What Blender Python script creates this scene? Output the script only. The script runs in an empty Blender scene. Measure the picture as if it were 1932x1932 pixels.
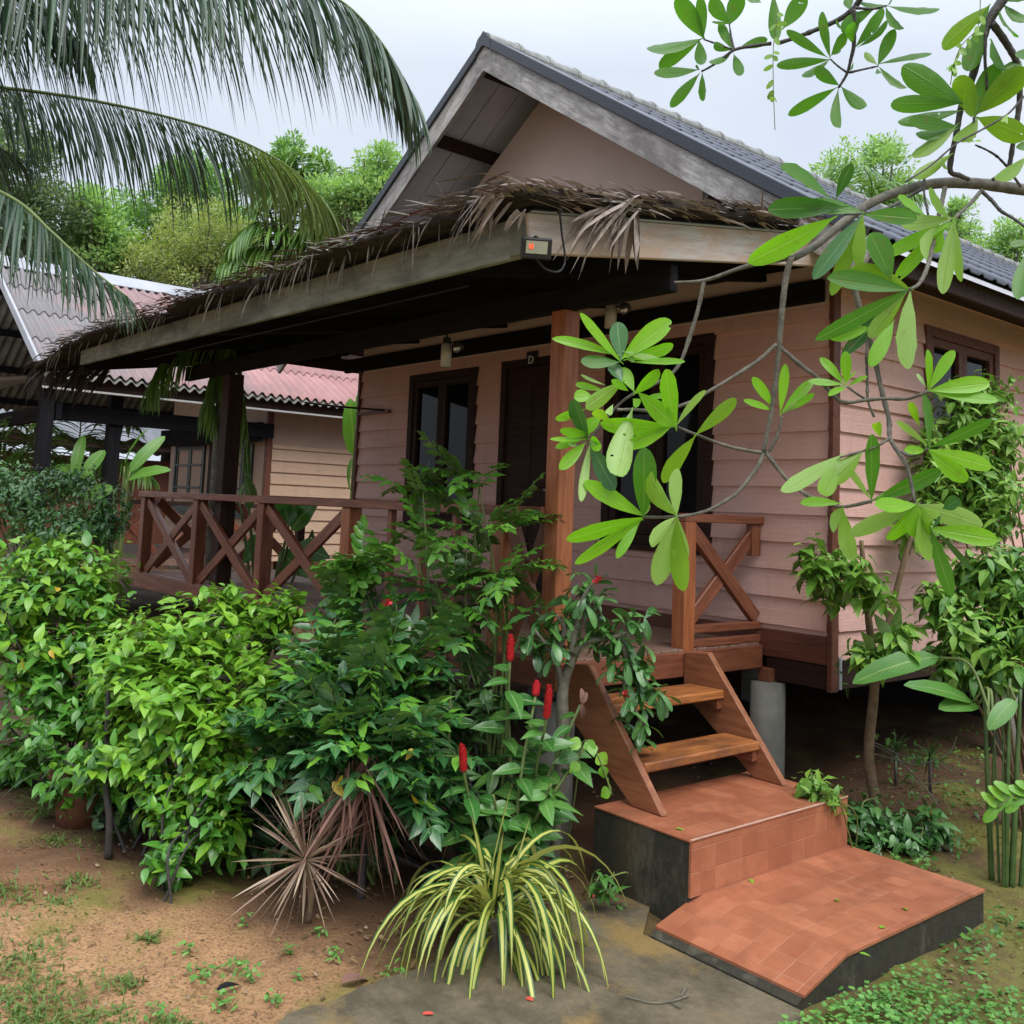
import bpy, bmesh, math, random
import numpy as np
from mathutils import Matrix, Vector

# ------------------------------------------------------------------ camera, sky, sun, exposure
scene = bpy.context.scene
COL = scene.collection
CAM = np.array([4.03074, -3.78724, 1.58837])
YAW, PITCH, ROLL, FPX = 0.885023, 0.097362, 0.041772, 1846.37
PX, PY, PW = 934.32, 776.03, 1932.0


def cam_axes():
    f = np.array([-math.sin(YAW) * math.cos(PITCH), math.cos(YAW) * math.cos(PITCH), math.sin(PITCH)])
    r0 = np.array([math.cos(YAW), math.sin(YAW), 0.0])
    u0 = np.cross(r0, f)
    return math.cos(ROLL) * r0 + math.sin(ROLL) * u0, -math.sin(ROLL) * r0 + math.cos(ROLL) * u0, f


CR, CU, CF = cam_axes()


def ray(x, y):
    return CF + CR * (x - PX) / FPX - CU * (y - PY) / FPX


def at(x, y, d):                       # surveyed point: photo position and distance in metres along the view
    return CAM + ray(x, y) * d


def onz(x, y, z):
    d = ray(x, y)
    return CAM + d * ((z - CAM[2]) / d[2])


def onx(x, y, v):
    d = ray(x, y)
    return CAM + d * ((v - CAM[0]) / d[0])


def ony(x, y, v):
    d = ray(x, y)
    return CAM + d * ((v - CAM[1]) / d[1])


camd = bpy.data.cameras.new('camera')
camo = bpy.data.objects.new('camera', camd)
COL.objects.link(camo)
M = Matrix.Identity(4)
for i in range(3):
    M[i][0], M[i][1], M[i][2], M[i][3] = CR[i], CU[i], -CF[i], CAM[i]
camo.matrix_world = M
camd.sensor_width = 36.0
camd.lens = 36.0 * FPX / PW
camd.shift_x = (PW / 2 - PX) / PW
camd.shift_y = (PY - PW / 2) / PW
camd.clip_start, camd.clip_end = 0.05, 2000.0
scene.camera = camo

SUN_EL, SUN_AZ = 57.0, 104.0            # azimuth clockwise from +Y
wd = bpy.data.worlds.new('World')
scene.world = wd
wd.use_nodes = True
wn, wl = wd.node_tree.nodes, wd.node_tree.links
bg = wn['Background']
sky = wn.new('ShaderNodeTexSky')
sky.sky_type = 'NISHITA'
sky.sun_disc = False
sky.sun_elevation = math.radians(SUN_EL)
sky.sun_rotation = math.radians(SUN_AZ)
sky.air_density, sky.dust_density, sky.ozone_density = 1.0, 4.0, 1.0
hs = wn.new('ShaderNodeHueSaturation')
hs.inputs['Saturation'].default_value = 0.30
wl.new(sky.outputs[0], hs.inputs['Color'])
tc = wn.new('ShaderNodeTexCoord')
nz = wn.new('ShaderNodeTexNoise')
nz.inputs['Scale'].default_value = 2.2
nz.inputs['Detail'].default_value = 5
wl.new(tc.outputs['Generated'], nz.inputs['Vector'])
rp = wn.new('ShaderNodeValToRGB')
rp.color_ramp.elements[0].position, rp.color_ramp.elements[0].color = 0.34, (8.1, 9.3, 11.2, 1)
rp.color_ramp.elements[1].position, rp.color_ramp.elements[1].color = 0.66, (10.2, 10.9, 12.0, 1)
wl.new(nz.outputs['Fac'], rp.inputs['Fac'])
mx = wn.new('ShaderNodeMixRGB')
mx.inputs['Fac'].default_value = 0.8   # overcast cloud deck over the clear sky
wl.new(hs.outputs[0], mx.inputs['Color1'])
wl.new(rp.outputs[0], mx.inputs['Color2'])
# overcast luminance: the zenith is brighter than the horizon
sxw = wn.new('ShaderNodeSeparateXYZ')
wl.new(tc.outputs['Generated'], sxw.inputs[0])
grd = wn.new('ShaderNodeMapRange')
grd.inputs['From Min'].default_value, grd.inputs['From Max'].default_value = 0.42, 1.0
grd.inputs['To Min'].default_value, grd.inputs['To Max'].default_value = 0.60, 1.9
wl.new(sxw.outputs['Z'], grd.inputs['Value'])
mg = wn.new('ShaderNodeMixRGB')
mg.blend_type = 'MULTIPLY'
mg.inputs['Fac'].default_value = 1.0
wl.new(mx.outputs[0], mg.inputs['Color1'])
wl.new(grd.outputs[0], mg.inputs['Color2'])
wl.new(mg.outputs[0], bg.inputs['Color'])
bg.inputs['Strength'].default_value = 0.085

sl = bpy.data.lights.new('sun', 'SUN')
sl.energy, sl.angle, sl.color = 1.5, math.radians(40), (1.0, 0.96, 0.90)
so = bpy.data.objects.new('sun', sl)
COL.objects.link(so)
el, az = math.radians(SUN_EL), math.radians(SUN_AZ)
sdir = Vector((math.sin(az) * math.cos(el), math.cos(az) * math.cos(el), math.sin(el)))
so.rotation_euler = sdir.to_track_quat('Z', 'Y').to_euler()

scene.view_settings.view_transform = 'Standard'
scene.view_settings.look = 'None'
scene.view_settings.exposure = 0.92
scene.view_settings.gamma = 1.0
scene.render.engine = 'CYCLES'
scene.cycles.max_bounces = 6
scene.cycles.transparent_max_bounces = 6
scene.cycles.use_denoising = True

rng = np.random.default_rng(7)
random.seed(7)

# ------------------------------------------------------------------ materials


def lin(r, g, b):
    f = lambda c: (c / 255 / 12.92) if c / 255 <= 0.04045 else ((c / 255 + 0.055) / 1.055) ** 2.4
    return (f(r), f(g), f(b), 1)


class NT:
    def __init__(self, name):
        self.m = bpy.data.materials.new(name)
        self.m.use_nodes = True
        self.n, self.l = self.m.node_tree.nodes, self.m.node_tree.links
        self.b = self.n['Principled BSDF']
        self.out = self.n['Material Output']

    def new(self, t, **k):
        n = self.n.new('ShaderNode' + t)
        for a, v in k.items():
            if a.startswith('_'):
                setattr(n, a[1:], v)
            else:
                n.inputs[a.replace('__', ' ')].default_value = v
        return n

    def link(self, a, b):
        self.l.new(a, b)

    def coords(self, kind='Object', scale=(1, 1, 1), rand=False):
        t = self.new('TexCoord')
        mp = self.new('Mapping')
        mp.inputs['Scale'].default_value = scale
        src = t.outputs[kind]
        if rand:
            oi = self.new('ObjectInfo')
            va = self.new('VectorMath', _operation='MULTIPLY_ADD')
            va.inputs[0].default_value = (1, 1, 1)
            mul = self.new('Math', _operation='MULTIPLY')
            mul.inputs[1].default_value = 37.0
            self.link(oi.outputs['Random'], mul.inputs[0])
            self.link(mul.outputs[0], va.inputs[0])
            va.inputs[1].default_value = (1, 1.7, 2.3)
            self.link(src, va.inputs[2])
            src = va.outputs[0]
        self.link(src, mp.inputs['Vector'])
        return mp.outputs[0]

    def noise(self, vec, scale=5, detail=5, rough=0.6, dist=0.0):
        n = self.new('TexNoise')
        n.inputs['Scale'].default_value = scale
        n.inputs['Detail'].default_value = detail
        n.inputs['Roughness'].default_value = rough
        n.inputs['Distortion'].default_value = dist
        if vec is not None:
            self.link(vec, n.inputs['Vector'])
        return n.outputs['Fac']

    def ramp(self, fac, stops):
        r = self.new('ValToRGB')
        e = r.color_ramp.elements
        while len(e) < len(stops):
            e.new(0.5)
        for k, (p, c) in enumerate(stops):
            e[k].position = p
            e[k].color = c if isinstance(c, tuple) else (c, c, c, 1)
        self.link(fac, r.inputs['Fac'])
        return r.outputs['Color']

    def mix(self, fac, a, b, mode='MIX'):
        m = self.new('MixRGB', _blend_type=mode)
        for k, v in (('Fac', fac), ('Color1', a), ('Color2', b)):
            if isinstance(v, (int, float, tuple)):
                m.inputs[k].default_value = v
            else:
                self.link(v, m.inputs[k])
        return m.outputs[0]

    def math(self, op, a, b=0.0, clamp=False):
        m = self.new('Math', _operation=op, _use_clamp=clamp)
        for i, v in enumerate((a, b)):
            if isinstance(v, (int, float)):
                m.inputs[i].default_value = v
            else:
                self.link(v, m.inputs[i])
        return m.outputs[0]

    def bump(self, h, strength=0.3, dist=0.01):
        b = self.new('Bump')
        b.inputs['Strength'].default_value = strength
        b.inputs['Distance'].default_value = dist
        self.link(h, b.inputs['Height'])
        self.link(b.outputs[0], self.b.inputs['Normal'])
        return b

    def base(self, c, rough=0.6, spec=None):
        if isinstance(c, tuple):
            self.b.inputs['Base Color'].default_value = c
        else:
            self.link(c, self.b.inputs['Base Color'])
        if isinstance(rough, (int, float)):
            self.b.inputs['Roughness'].default_value = rough
        else:
            self.link(rough, self.b.inputs['Roughness'])
        if spec is not None:
            self.b.inputs['Specular IOR Level'].default_value = spec
        return self


def m_wood(name, c1, c2, c3, rough=0.5, grain=1.0, stain=None, spec=0.4, cover=(0.42, 0.62)):
    t = NT(name)
    v = t.coords('Object', (1.3, 14, 14), rand=True)
    n1 = t.noise(v, 2.2 * grain, 6, 0.65, 0.6)
    n2 = t.noise(t.coords('Object', (2.5, 60, 60), rand=True), 3, 3, 0.6)
    c = t.ramp(n1, [(0.28, c1), (0.5, c2), (0.74, c3)])
    c = t.mix(t.math('MULTIPLY', n2, 0.35), c, c1)
    if stain:
        n3 = t.noise(t.coords('Object', (1, 2.5, 2.5), rand=True), 2.4, 6, 0.7, 0.3)
        c = t.mix(t.ramp(n3, [(cover[0], 0.0), (cover[1], 1.0)]), c, stain)
    t.base(c, t.ramp(n1, [(0, rough + 0.15), (1, rough - 0.1)]), spec)
    t.bump(n1, 0.35, 0.006)
    return t.m


def m_siding(name, c1, c2):
    t = NT(name)
    tcx = t.coords('Object')
    sx = t.new('SeparateXYZ')
    t.link(tcx, sx.inputs[0])
    along = t.math('ADD', sx.outputs['X'], sx.outputs['Y'])
    cb = t.new('CombineXYZ')
    t.link(t.math('MULTIPLY', along, 1.6), cb.inputs[0])
    t.link(t.math('MULTIPLY', sx.outputs['Z'], 34.0), cb.inputs[1])
    row = t.math('FLOOR', t.math('DIVIDE', t.math('ADD', sx.outputs['Z'], 0.043), 0.185))
    t.link(t.math('MULTIPLY', row, 7.31), cb.inputs[2])
    w = t.noise(cb.outputs[0], 1.0, 3, 0.5, 1.3)
    wv = t.ramp(t.math('FRACT', t.math('MULTIPLY', w, 9.0)), [(0.0, 0.0), (0.5, 1.0), (1.0, 0.0)])
    big = t.noise(tcx, 1.6, 4, 0.6)
    rw = t.new('TexWhiteNoise')
    rw.noise_dimensions = '1D'
    t.link(t.math('ADD', row, t.math('MULTIPLY', t.math('FLOOR', t.math('DIVIDE', along, 2.4)), 17.0)), rw.inputs['W'])
    c = t.mix(t.math('MULTIPLY', t.math('ADD', rw.outputs['Value'], t.ramp(big, [(0.3, 0.0), (0.7, 1.0)])), .5), c1, c2)
    c = t.mix(t.math('MULTIPLY', wv, 0.07), c, (0.10, 0.05, 0.04, 1))
    cs = t.new('CombineXYZ')
    t.link(t.math('MULTIPLY', along, 9.0), cs.inputs[0])
    t.link(t.math('MULTIPLY', sx.outputs['Z'], 0.8), cs.inputs[1])
    st = t.noise(cs.outputs[0], 1.0, 5, 0.7)
    c = t.mix(t.ramp(st, [(0.55, 0.0), (0.78, 0.28)]), c, (0.16, 0.10, 0.085, 1))
    t.base(c, 0.55, 0.35)
    t.bump(wv, 0.4, 0.005)
    return t.m


def m_plain(name, c, rough=0.6, var=0.25, scale=6, bump=0.15, spec=0.4, metal=0.0):
    t = NT(name)
    v = t.coords('Object')
    n = t.noise(v, scale, 6, 0.65)
    dark = tuple(x * (1 - var) for x in c[:3]) + (1,)
    lite = tuple(min(1, x * (1 + var)) for x in c[:3]) + (1,)
    t.base(t.ramp(n, [(0.3, dark), (0.7, lite)]), rough, spec)
    t.b.inputs['Metallic'].default_value = metal
    if bump:
        t.bump(t.noise(v, scale * 8, 4), bump, 0.01)
    return t.m


def m_leaf(name, c1, c2, under, trans=0.35, rough=0.32, vein=(0.30, 0.42, 0.12, 1), vein_amt=0.5, tint=(1.25, 1.35, 0.55), spots=0.0, edge=None, wet=0.5, holes=0.0):
    t = NT(name)
    g = t.new('NewGeometry')
    uv = t.new('UVMap')
    sx = t.new('SeparateXYZ')
    t.link(uv.outputs[0], sx.inputs[0])
    u = t.math('ABSOLUTE', t.math('SUBTRACT', sx.outputs['X'], 0.5))
    rnd = g.outputs['Random Per Island']
    top = t.ramp(rnd, [(0.0, c1), (0.55, t_mid(c1, c2)), (1.0, c2)])
    big = t.noise(t.coords('Object'), 2.2, 3, 0.5)
    top = t.mix(t.ramp(big, [(0.35, 0.35), (0.65, 0.0)]), top, c1)
    if edge is not None:
        top = t.mix(t.ramp(u, [(0.20, 1.0), (0.27, 0.0)]), edge, top) if False else t.mix(t.ramp(u, [(0.22, 0.0), (0.30, 1.0)]), top, edge)
    mid = t.ramp(u, [(0.02, 1.0), (0.055, 0.0)])
    top = t.mix(t.math('MULTIPLY', mid, vein_amt), top, vein)
    # side veins
    sv = t.math('FRACT', t.math('MULTIPLY', t.math('SUBTRACT', sx.outputs['Y'], t.math('MULTIPLY', u, 0.5)), 13.0))
    svm = t.ramp(sv, [(0.0, 1.0), (0.16, 0.0)])
    top = t.mix(t.math('MULTIPLY', svm, vein_amt * 0.30), top, vein)
    col = t.mix(g.outputs['Backfacing'], top, under)
    if spots:
        fine = t.noise(t.coords('Object'), 38, 4, 0.6)
        col = t.mix(t.ramp(fine, [(0.60, 0.0), (0.70, spots)]), col, (0.20, 0.13, 0.035, 1))
        col = t.mix(t.math('MULTIPLY', t.ramp(t.noise(t.coords('Object'), 9, 4, 0.6), [(0.40, 1.0), (0.60, 0.0)]), .28), col, c1)
    t.base(col, rough, wet)
    h = t.math('ADD', t.math('MULTIPLY', svm, -0.5), t.math('MULTIPLY', mid, -1.0))
    t.bump(h, 0.35, 0.004)
    tr = t.new('BsdfTranslucent')
    hsv = t.mix(1.0, col, tint + (1,), 'MULTIPLY')
    t.link(hsv, tr.inputs['Color'])
    ms = t.new('MixShader')
    ms.inputs[0].default_value = trans
    t.link(t.b.outputs[0], ms.inputs[1])
    t.link(tr.outputs[0], ms.inputs[2])
    if holes:
        hn = t.noise(t.coords('Object'), 26, 2, 0.5)
        tp_ = t.new('BsdfTransparent')
        m2 = t.new('MixShader')
        t.link(t.ramp(hn, [(holes, 0.0), (holes + .004, 1.0)]), m2.inputs[0])
        t.link(ms.outputs[0], m2.inputs[1])
        t.link(tp_.outputs[0], m2.inputs[2])
        ms = m2
    t.link(ms.outputs[0], t.out.inputs['Surface'])
    return t.m


def t_mid(a, b):
    return tuple((x + y) / 2 for x, y in zip(a, b))


MAT = {}
RED = ((0.10, 0.031, 0.017, 1), (0.195, 0.066, 0.034, 1), (0.32, 0.122, 0.064, 1))
MAT['red_wood'] = m_wood('red_stained_wood', *RED, rough=0.42)
MAT['dark_wood'] = m_wood('dark_brown_wood', (0.018, 0.009, 0.007, 1), (0.035, 0.016, 0.012, 1), (0.05, 0.024, 0.018, 1), 0.65, spec=0.2)
MAT['post_wood'] = m_wood('oiled_hardwood', (0.19, 0.055, 0.02, 1), (0.34, 0.11, 0.042, 1), (0.46, 0.18, 0.075, 1), 0.4)
MAT['tread_wood'] = m_wood('worn_tread_wood', (0.20, 0.062, 0.018, 1), (0.38, 0.14, 0.04, 1), (0.52, 0.24, 0.09, 1), 0.4, stain=(0.16, 0.06, 0.025, 1))
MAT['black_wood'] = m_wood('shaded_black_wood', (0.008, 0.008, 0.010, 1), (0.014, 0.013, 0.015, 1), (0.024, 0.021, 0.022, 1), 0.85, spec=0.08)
MAT['stringer'] = m_wood('brown_stringer_wood', (0.16, 0.058, 0.027, 1), (0.26, 0.098, 0.044, 1), (0.36, 0.15, 0.07, 1), 0.45)
MAT['deck_wood'] = m_wood('weathered_deck_wood', (0.10, 0.055, 0.04, 1), (0.22, 0.13, 0.095, 1), (0.34, 0.23, 0.18, 1), 0.55)
MAT['trim_wood'] = m_wood('brown_trim_wood', (0.07, 0.022, 0.013, 1), (0.13, 0.042, 0.024, 1), (0.2, 0.07, 0.04, 1), 0.5)
MAT['grey_wood'] = m_wood('weathered_grey_board', (0.22, 0.20, 0.185, 1), (0.56, 0.535, 0.51, 1), (0.80, 0.78, 0.75, 1), 0.75, grain=2.2, stain=(0.20, 0.185, 0.18, 1), cover=(0.34, 0.60))
MAT['pale_wood'] = m_wood('peeling_white_board', (0.33, 0.28, 0.25, 1), (0.55, 0.52, 0.50, 1), (0.72, 0.70, 0.68, 1), 0.7, grain=1.3, stain=(0.50, 0.36, 0.27, 1))
MAT['moss_board'] = m_wood('mossy_grey_fascia', (0.145, 0.15, 0.115, 1), (0.225, 0.232, 0.185, 1), (0.30, 0.305, 0.255, 1), 0.8, grain=0.7, stain=(0.10, 0.105, 0.085, 1))
MAT['siding'] = m_siding('pink_brown_siding', lin(206, 163, 152), lin(220, 178, 167))
MAT['siding_tan'] = m_siding('tan_siding', lin(178, 148, 124), lin(190, 160, 134))
MAT['gable'] = m_plain('pink_brown_board', lin(216, 192, 184), 0.6, 0.06, 2, 0.05)
MAT['tan_wall'] = m_plain('tan_board', lin(172, 146, 126), 0.6, 0.06, 2, 0.05)
MAT['soffit'] = m_plain('grey_soffit_board', lin(205, 206, 218), 0.7, 0.2, 1.5, 0.1)
MAT['roof_dark'] = m_plain('dark_grey_roof_tile', lin(74, 78, 90), 0.5, 0.18, 5, 0.12, 0.4)
MAT['ridge_cap'] = m_plain('mottled_ridge_tile', lin(122, 124, 122), 0.55, 0.4, 9, 0.2)
MAT['verge_metal'] = m_plain('dark_verge_metal', lin(58, 61, 70), 0.4, 0.12, 4, 0.03)
MAT['black_gap'] = m_plain('dark_interior', (0.012, 0.010, 0.010, 1), 0.8, 0.2, 4, 0)  # near-black stands in for unlit rooms and crawl space
MAT['concrete'] = m_plain('grey_concrete', lin(118, 116, 108), 0.8, 0.25, 5, 0.3)
MAT['glass'] = m_plain('dark_window_glass', (0.006, 0.007, 0.008, 1), 0.03, 0.1, 3, 0, 0.16)
MAT['white_metal'] = m_plain('pale_trim_metal', lin(205, 205, 202), 0.45, 0.06, 4, 0.02)
MAT['lamp_white'] = m_plain('off_white_lamp_body', lin(200, 196, 186), 0.5, 0.06, 6, 0)
MAT['chrome'] = m_plain('brushed_steel', (0.5, 0.5, 0.5, 1), 0.3, 0.1, 6, 0, 0.5, 0.9)
MAT['black_plastic'] = m_plain('black_plastic', (0.014, 0.014, 0.016, 1), 0.4, 0.1, 6, 0)
MAT['pipe'] = m_plain('grey_conduit', lin(150, 158, 165), 0.45, 0.1, 5, 0)
MAT['thatch'] = m_plain('dry_thatch_leaf', lin(104, 95, 88), 0.85, 0.55, 14, 0.5, 0.2)
MAT['thatch_dark'] = m_plain('old_dark_thatch', lin(54, 47, 43), 0.9, 0.5, 10, 0.6, 0.1)
MAT['thatch_red'] = m_plain('rusty_dry_leaf', lin(120, 58, 46), 0.8, 0.3, 14, 0.3, 0.2)
MAT['thatch_pale'] = m_plain('bleached_dry_leaf', lin(150, 138, 130), 0.8, 0.35, 20, 0.4, 0.2)
MAT['bark'] = m_plain('grey_bark', lin(104, 100, 88), 0.85, 0.45, 16, 0.5)
MAT['bark_limb'] = m_plain('mottled_limb_bark', lin(92, 88, 78), 0.8, 0.55, 30, 0.6)
MAT['bark_brown'] = m_plain('brown_bark', lin(112, 92, 70), 0.85, 0.4, 18, 0.5)
MAT['bark_dark'] = m_plain('dark_wet_bark', lin(62, 58, 56), 0.6, 0.4, 18, 0.4)
MAT['twig_green'] = m_plain('green_stem', lin(96, 112, 60), 0.55, 0.2, 12, 0.1)
MAT['cane'] = m_plain('dark_green_cane', lin(62, 84, 40), 0.5, 0.35, 9, 0.15)
MAT['terracotta'] = m_plain('terracotta_pot_clay', lin(112, 70, 50), 0.75, 0.25, 8, 0.2)

# ------------------------------------------------------------------ object helpers
WORLD = {}


def tag(o, label=None, cat=None, group=None, kind=None):
    for k, v in (('label', label), ('category', cat), ('group', group), ('kind', kind)):
        if v:
            o[k] = v
    return o


def link(name, me, mat=None, parent=None):
    o = bpy.data.objects.new(name, me)
    COL.objects.link(o)
    if mat is not None:
        me.materials.append(mat)
    if parent is not None:
        o.parent = parent
        pw = WORLD.get(parent.name, Matrix.Identity(4))
        o.matrix_local = pw.inverted()
        WORLD[o.name] = Matrix.Identity(4)
    else:
        WORLD[o.name] = Matrix.Identity(4)
    return o


def thing(name, label, cat, loc=(0, 0, 0), group=None):
    o = bpy.data.objects.new(name, None)
    COL.objects.link(o)
    o.location = loc
    o.empty_display_size = 0.2
    WORLD[o.name] = Matrix.Translation(loc)
    return tag(o, label, cat, group)


def smooth(o, on=True):
    o.data.polygons.foreach_set('use_smooth', [on] * len(o.data.polygons))
    return o


def bevel(o, w=0.006, seg=2):
    m = o.modifiers.new('bevel', 'BEVEL')
    m.width, m.segments, m.limit_method = w, seg, 'ANGLE'
    m.angle_limit = math.radians(40)
    return o


class MB:
    """collects faces in world space, builds one mesh object"""

    def __init__(self):
        self.v, self.f = [], []

    def add(self, vs, fs):
        k = len(self.v)
        self.v += [tuple(x) for x in vs]
        self.f += [tuple(i + k for i in f) for f in fs]
        return self

    def box(self, a, b):
        x0, y0, z0 = a
        x1, y1, z1 = b
        vs = [(x, y, z) for z in (z0, z1) for y in (y0, y1) for x in (x0, x1)]
        return self.add(vs, [(0, 2, 3, 1), (4, 5, 7, 6), (0, 1, 5, 4), (2, 6, 7, 3), (0, 4, 6, 2), (1, 3, 7, 5)])

    def prism(self, poly, axis, a, b):
        """poly in the two other axes, extruded along axis a..b"""
        n = len(poly)

        def pt(p, t):
            q = list(p)
            q.insert(axis, t)
            return q
        vs = [pt(p, a) for p in poly] + [pt(p, b) for p in poly]
        fs = [tuple(range(n))[::-1], tuple(range(n, 2 * n))] + [(i, (i + 1) % n, (i + 1) % n + n, i + n) for i in range(n)]
        return self.add(vs, fs)

    def tube(self, pts, rad, n=7, cap=True):
        pts = [np.asarray(p, float) for p in pts]
        if isinstance(rad, (int, float)):
            rad = [rad] * len(pts)
        k0 = len(self.v)
        T = [pts[min(i + 1, len(pts) - 1)] - pts[max(i - 1, 0)] for i in range(len(pts))]
        ref = np.array([0.31, 0.21, 0.93])
        if abs(np.dot(T[0] / (np.linalg.norm(T[0]) + 1e-9), ref)) > 0.95:
            ref = np.array([0.9, 0.1, 0.2])
        for p, t, r in zip(pts, T, rad):
            t = t / (np.linalg.norm(t) + 1e-9)
            a = np.cross(t, ref)
            a /= np.linalg.norm(a) + 1e-9
            b = np.cross(t, a)
            ref = b if False else ref
            for j in range(n):
                th = 2 * math.pi * j / n
                self.v.append(tuple(p + r * (math.cos(th) * a + math.sin(th) * b)))
        for i in range(len(pts) - 1):
            for j in range(n):
                a0, a1 = k0 + i * n + j, k0 + i * n + (j + 1) % n
                self.f.append((a0, a0 + n, a1 + n, a1))
        if cap:
            self.f.append(tuple(k0 + j for j in range(n)))
            e = k0 + (len(pts) - 1) * n
            self.f.append(tuple(e + j for j in range(n))[::-1])
        return self

    def build(self, name, mat, parent=None, sm=False):
        me = bpy.data.meshes.new(name)
        me.from_pydata(self.v, [], self.f)
        o = link(name, me, mat, parent)
        if sm:
            smooth(o)
        return o


def box(name, a, b, mat, parent=None, bv=0.005):
    o = MB().box(a, b).build(name, mat, parent)
    if bv:
        bevel(o, bv, 1)
    return o


def timber(name, p0, p1, w, h, mat, parent=None, up=(0, 0, 1), bv=0.005):
    """a squared timber from p0 to p1 with its grain along its own X axis; w is across, h along up"""
    p0, p1 = Vector(p0), Vector(p1)
    x = (p1 - p0)
    L = x.length
    x.normalize()
    u = Vector(up)
    y = u.cross(x).normalized()
    z = x.cross(y).normalized()
    mb = MB().box((0, -w / 2, -h / 2), (L, w / 2, h / 2))
    o = mb.build(name, mat, None)
    Mw = Matrix((x, y, z)).transposed().to_4x4()
    Mw.translation = p0
    if parent is not None:
        o.parent = parent
        o.matrix_local = WORLD.get(parent.name, Matrix.Identity(4)).inverted() @ Mw
    else:
        o.matrix_local = Mw
    WORLD[o.name] = Mw
    if bv:
        bevel(o, bv, 1)
    return o


def np_mesh(name, V, F, mat, parent=None, UV=None, sm=True, mats=None):
    """V (n,3), F (m,4) quads, UV (m,4,2)"""
    V = np.asarray(V, np.float32)
    F = np.asarray(F, np.int32)
    me = bpy.data.meshes.new(name)
    me.vertices.add(len(V))
    me.vertices.foreach_set('co', V.ravel())
    k = F.shape[1]
    me.loops.add(F.size)
    me.loops.foreach_set('vertex_index', F.ravel())
    me.polygons.add(len(F))
    me.polygons.foreach_set('loop_start', np.arange(0, F.size, k, dtype=np.int32))
    me.polygons.foreach_set('loop_total', np.full(len(F), k, np.int32))
    if UV is not None:
        l = me.uv_layers.new(name='UVMap')
        l.data.foreach_set('uv', np.asarray(UV, np.float32).ravel())
    me.update(calc_edges=True)
    me.validate()
    o = link(name, me, mat, parent)
    if sm:
        smooth(o)
    return o


PROF = {
    'ovate': ([0, .06, .22, .42, .65, .86, 1], [.03, .42, .9, 1, .74, .30, .0]),
    'obovate': ([0, .08, .18, .30, .42, .54, .66, .78, .88, .955, 1], [.05, .10, .34, .60, .80, .94, 1, .94, .76, .50, .12]),
    'lance': ([0, .1, .3, .55, .8, 1], [.05, .45, .95, .85, .4, .0]),
    'oval': ([0, .12, .4, .7, .92, 1], [.08, .65, 1, .9, .5, .06]),
    'small': ([0, .45, 1], [.12, 1, .05]),
    'round': ([0, .25, .6, 1], [.15, .95, 1, .2]),
}


def unit(a):
    return a / (np.linalg.norm(a, axis=-1, keepdims=True) + 1e-9)


def leaves(name, P, D, N, L, Wd, mat, parent=None, prof='ovate', bend=0.3, fold=0.25, wave=0.0):
    """leaf blades: base P, axis D, upper-side normal N (n,3); length L, width Wd, downward bend, V fold along the midrib"""
    P, D, N = (np.asarray(a, float) for a in (P, D, N))
    n = len(P)
    L = np.broadcast_to(np.asarray(L, float), (n,))
    Wd = np.broadcast_to(np.asarray(Wd, float), (n,))
    bend = np.broadcast_to(np.asarray(bend, float), (n,))
    fold = np.broadcast_to(np.asarray(fold, float), (n,))
    D = unit(D)
    S = unit(np.cross(D, N))
    N = unit(np.cross(S, D))
    ts, ws = PROF[prof]
    k = len(ts)
    V = np.zeros((n, k, 3, 3))
    for i, (t, w) in enumerate(zip(ts, ws)):
        off = bend * t * t
        ln = t * (1 - 0.25 * bend * bend * t * t)
        c = P + D * (L * ln)[:, None] - N * (L * off)[:, None]
        hw = (Wd * w / 2)[:, None]
        tip = -N * (2 * bend * t)[:, None] + D
        nn = unit(N + D * (2 * bend * t)[:, None])
        wv = wave * math.sin(i * 2.4) * hw
        V[:, i, 0] = c - S * hw + nn * (hw * fold[:, None] + wv)
        V[:, i, 1] = c
        V[:, i, 2] = c + S * hw + nn * (hw * fold[:, None] - wv)
    V = V.reshape(-1, 3)
    f, uv = [], []
    for i in range(k - 1):
        for j in range(2):
            a = i * 3 + j
            f.append((a, a + 1, a + 4, a + 3))
            uv.append([(j / 2, ts[i]), (j / 2 + .5, ts[i]), (j / 2 + .5, ts[i + 1]), (j / 2, ts[i + 1])])
    f = np.array(f)
    F = (f[None] + (np.arange(n) * k * 3)[:, None, None]).reshape(-1, 4)
    UV = np.tile(np.array(uv), (n, 1, 1))
    return np_mesh(name, V, F, mat, parent, UV)


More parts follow.
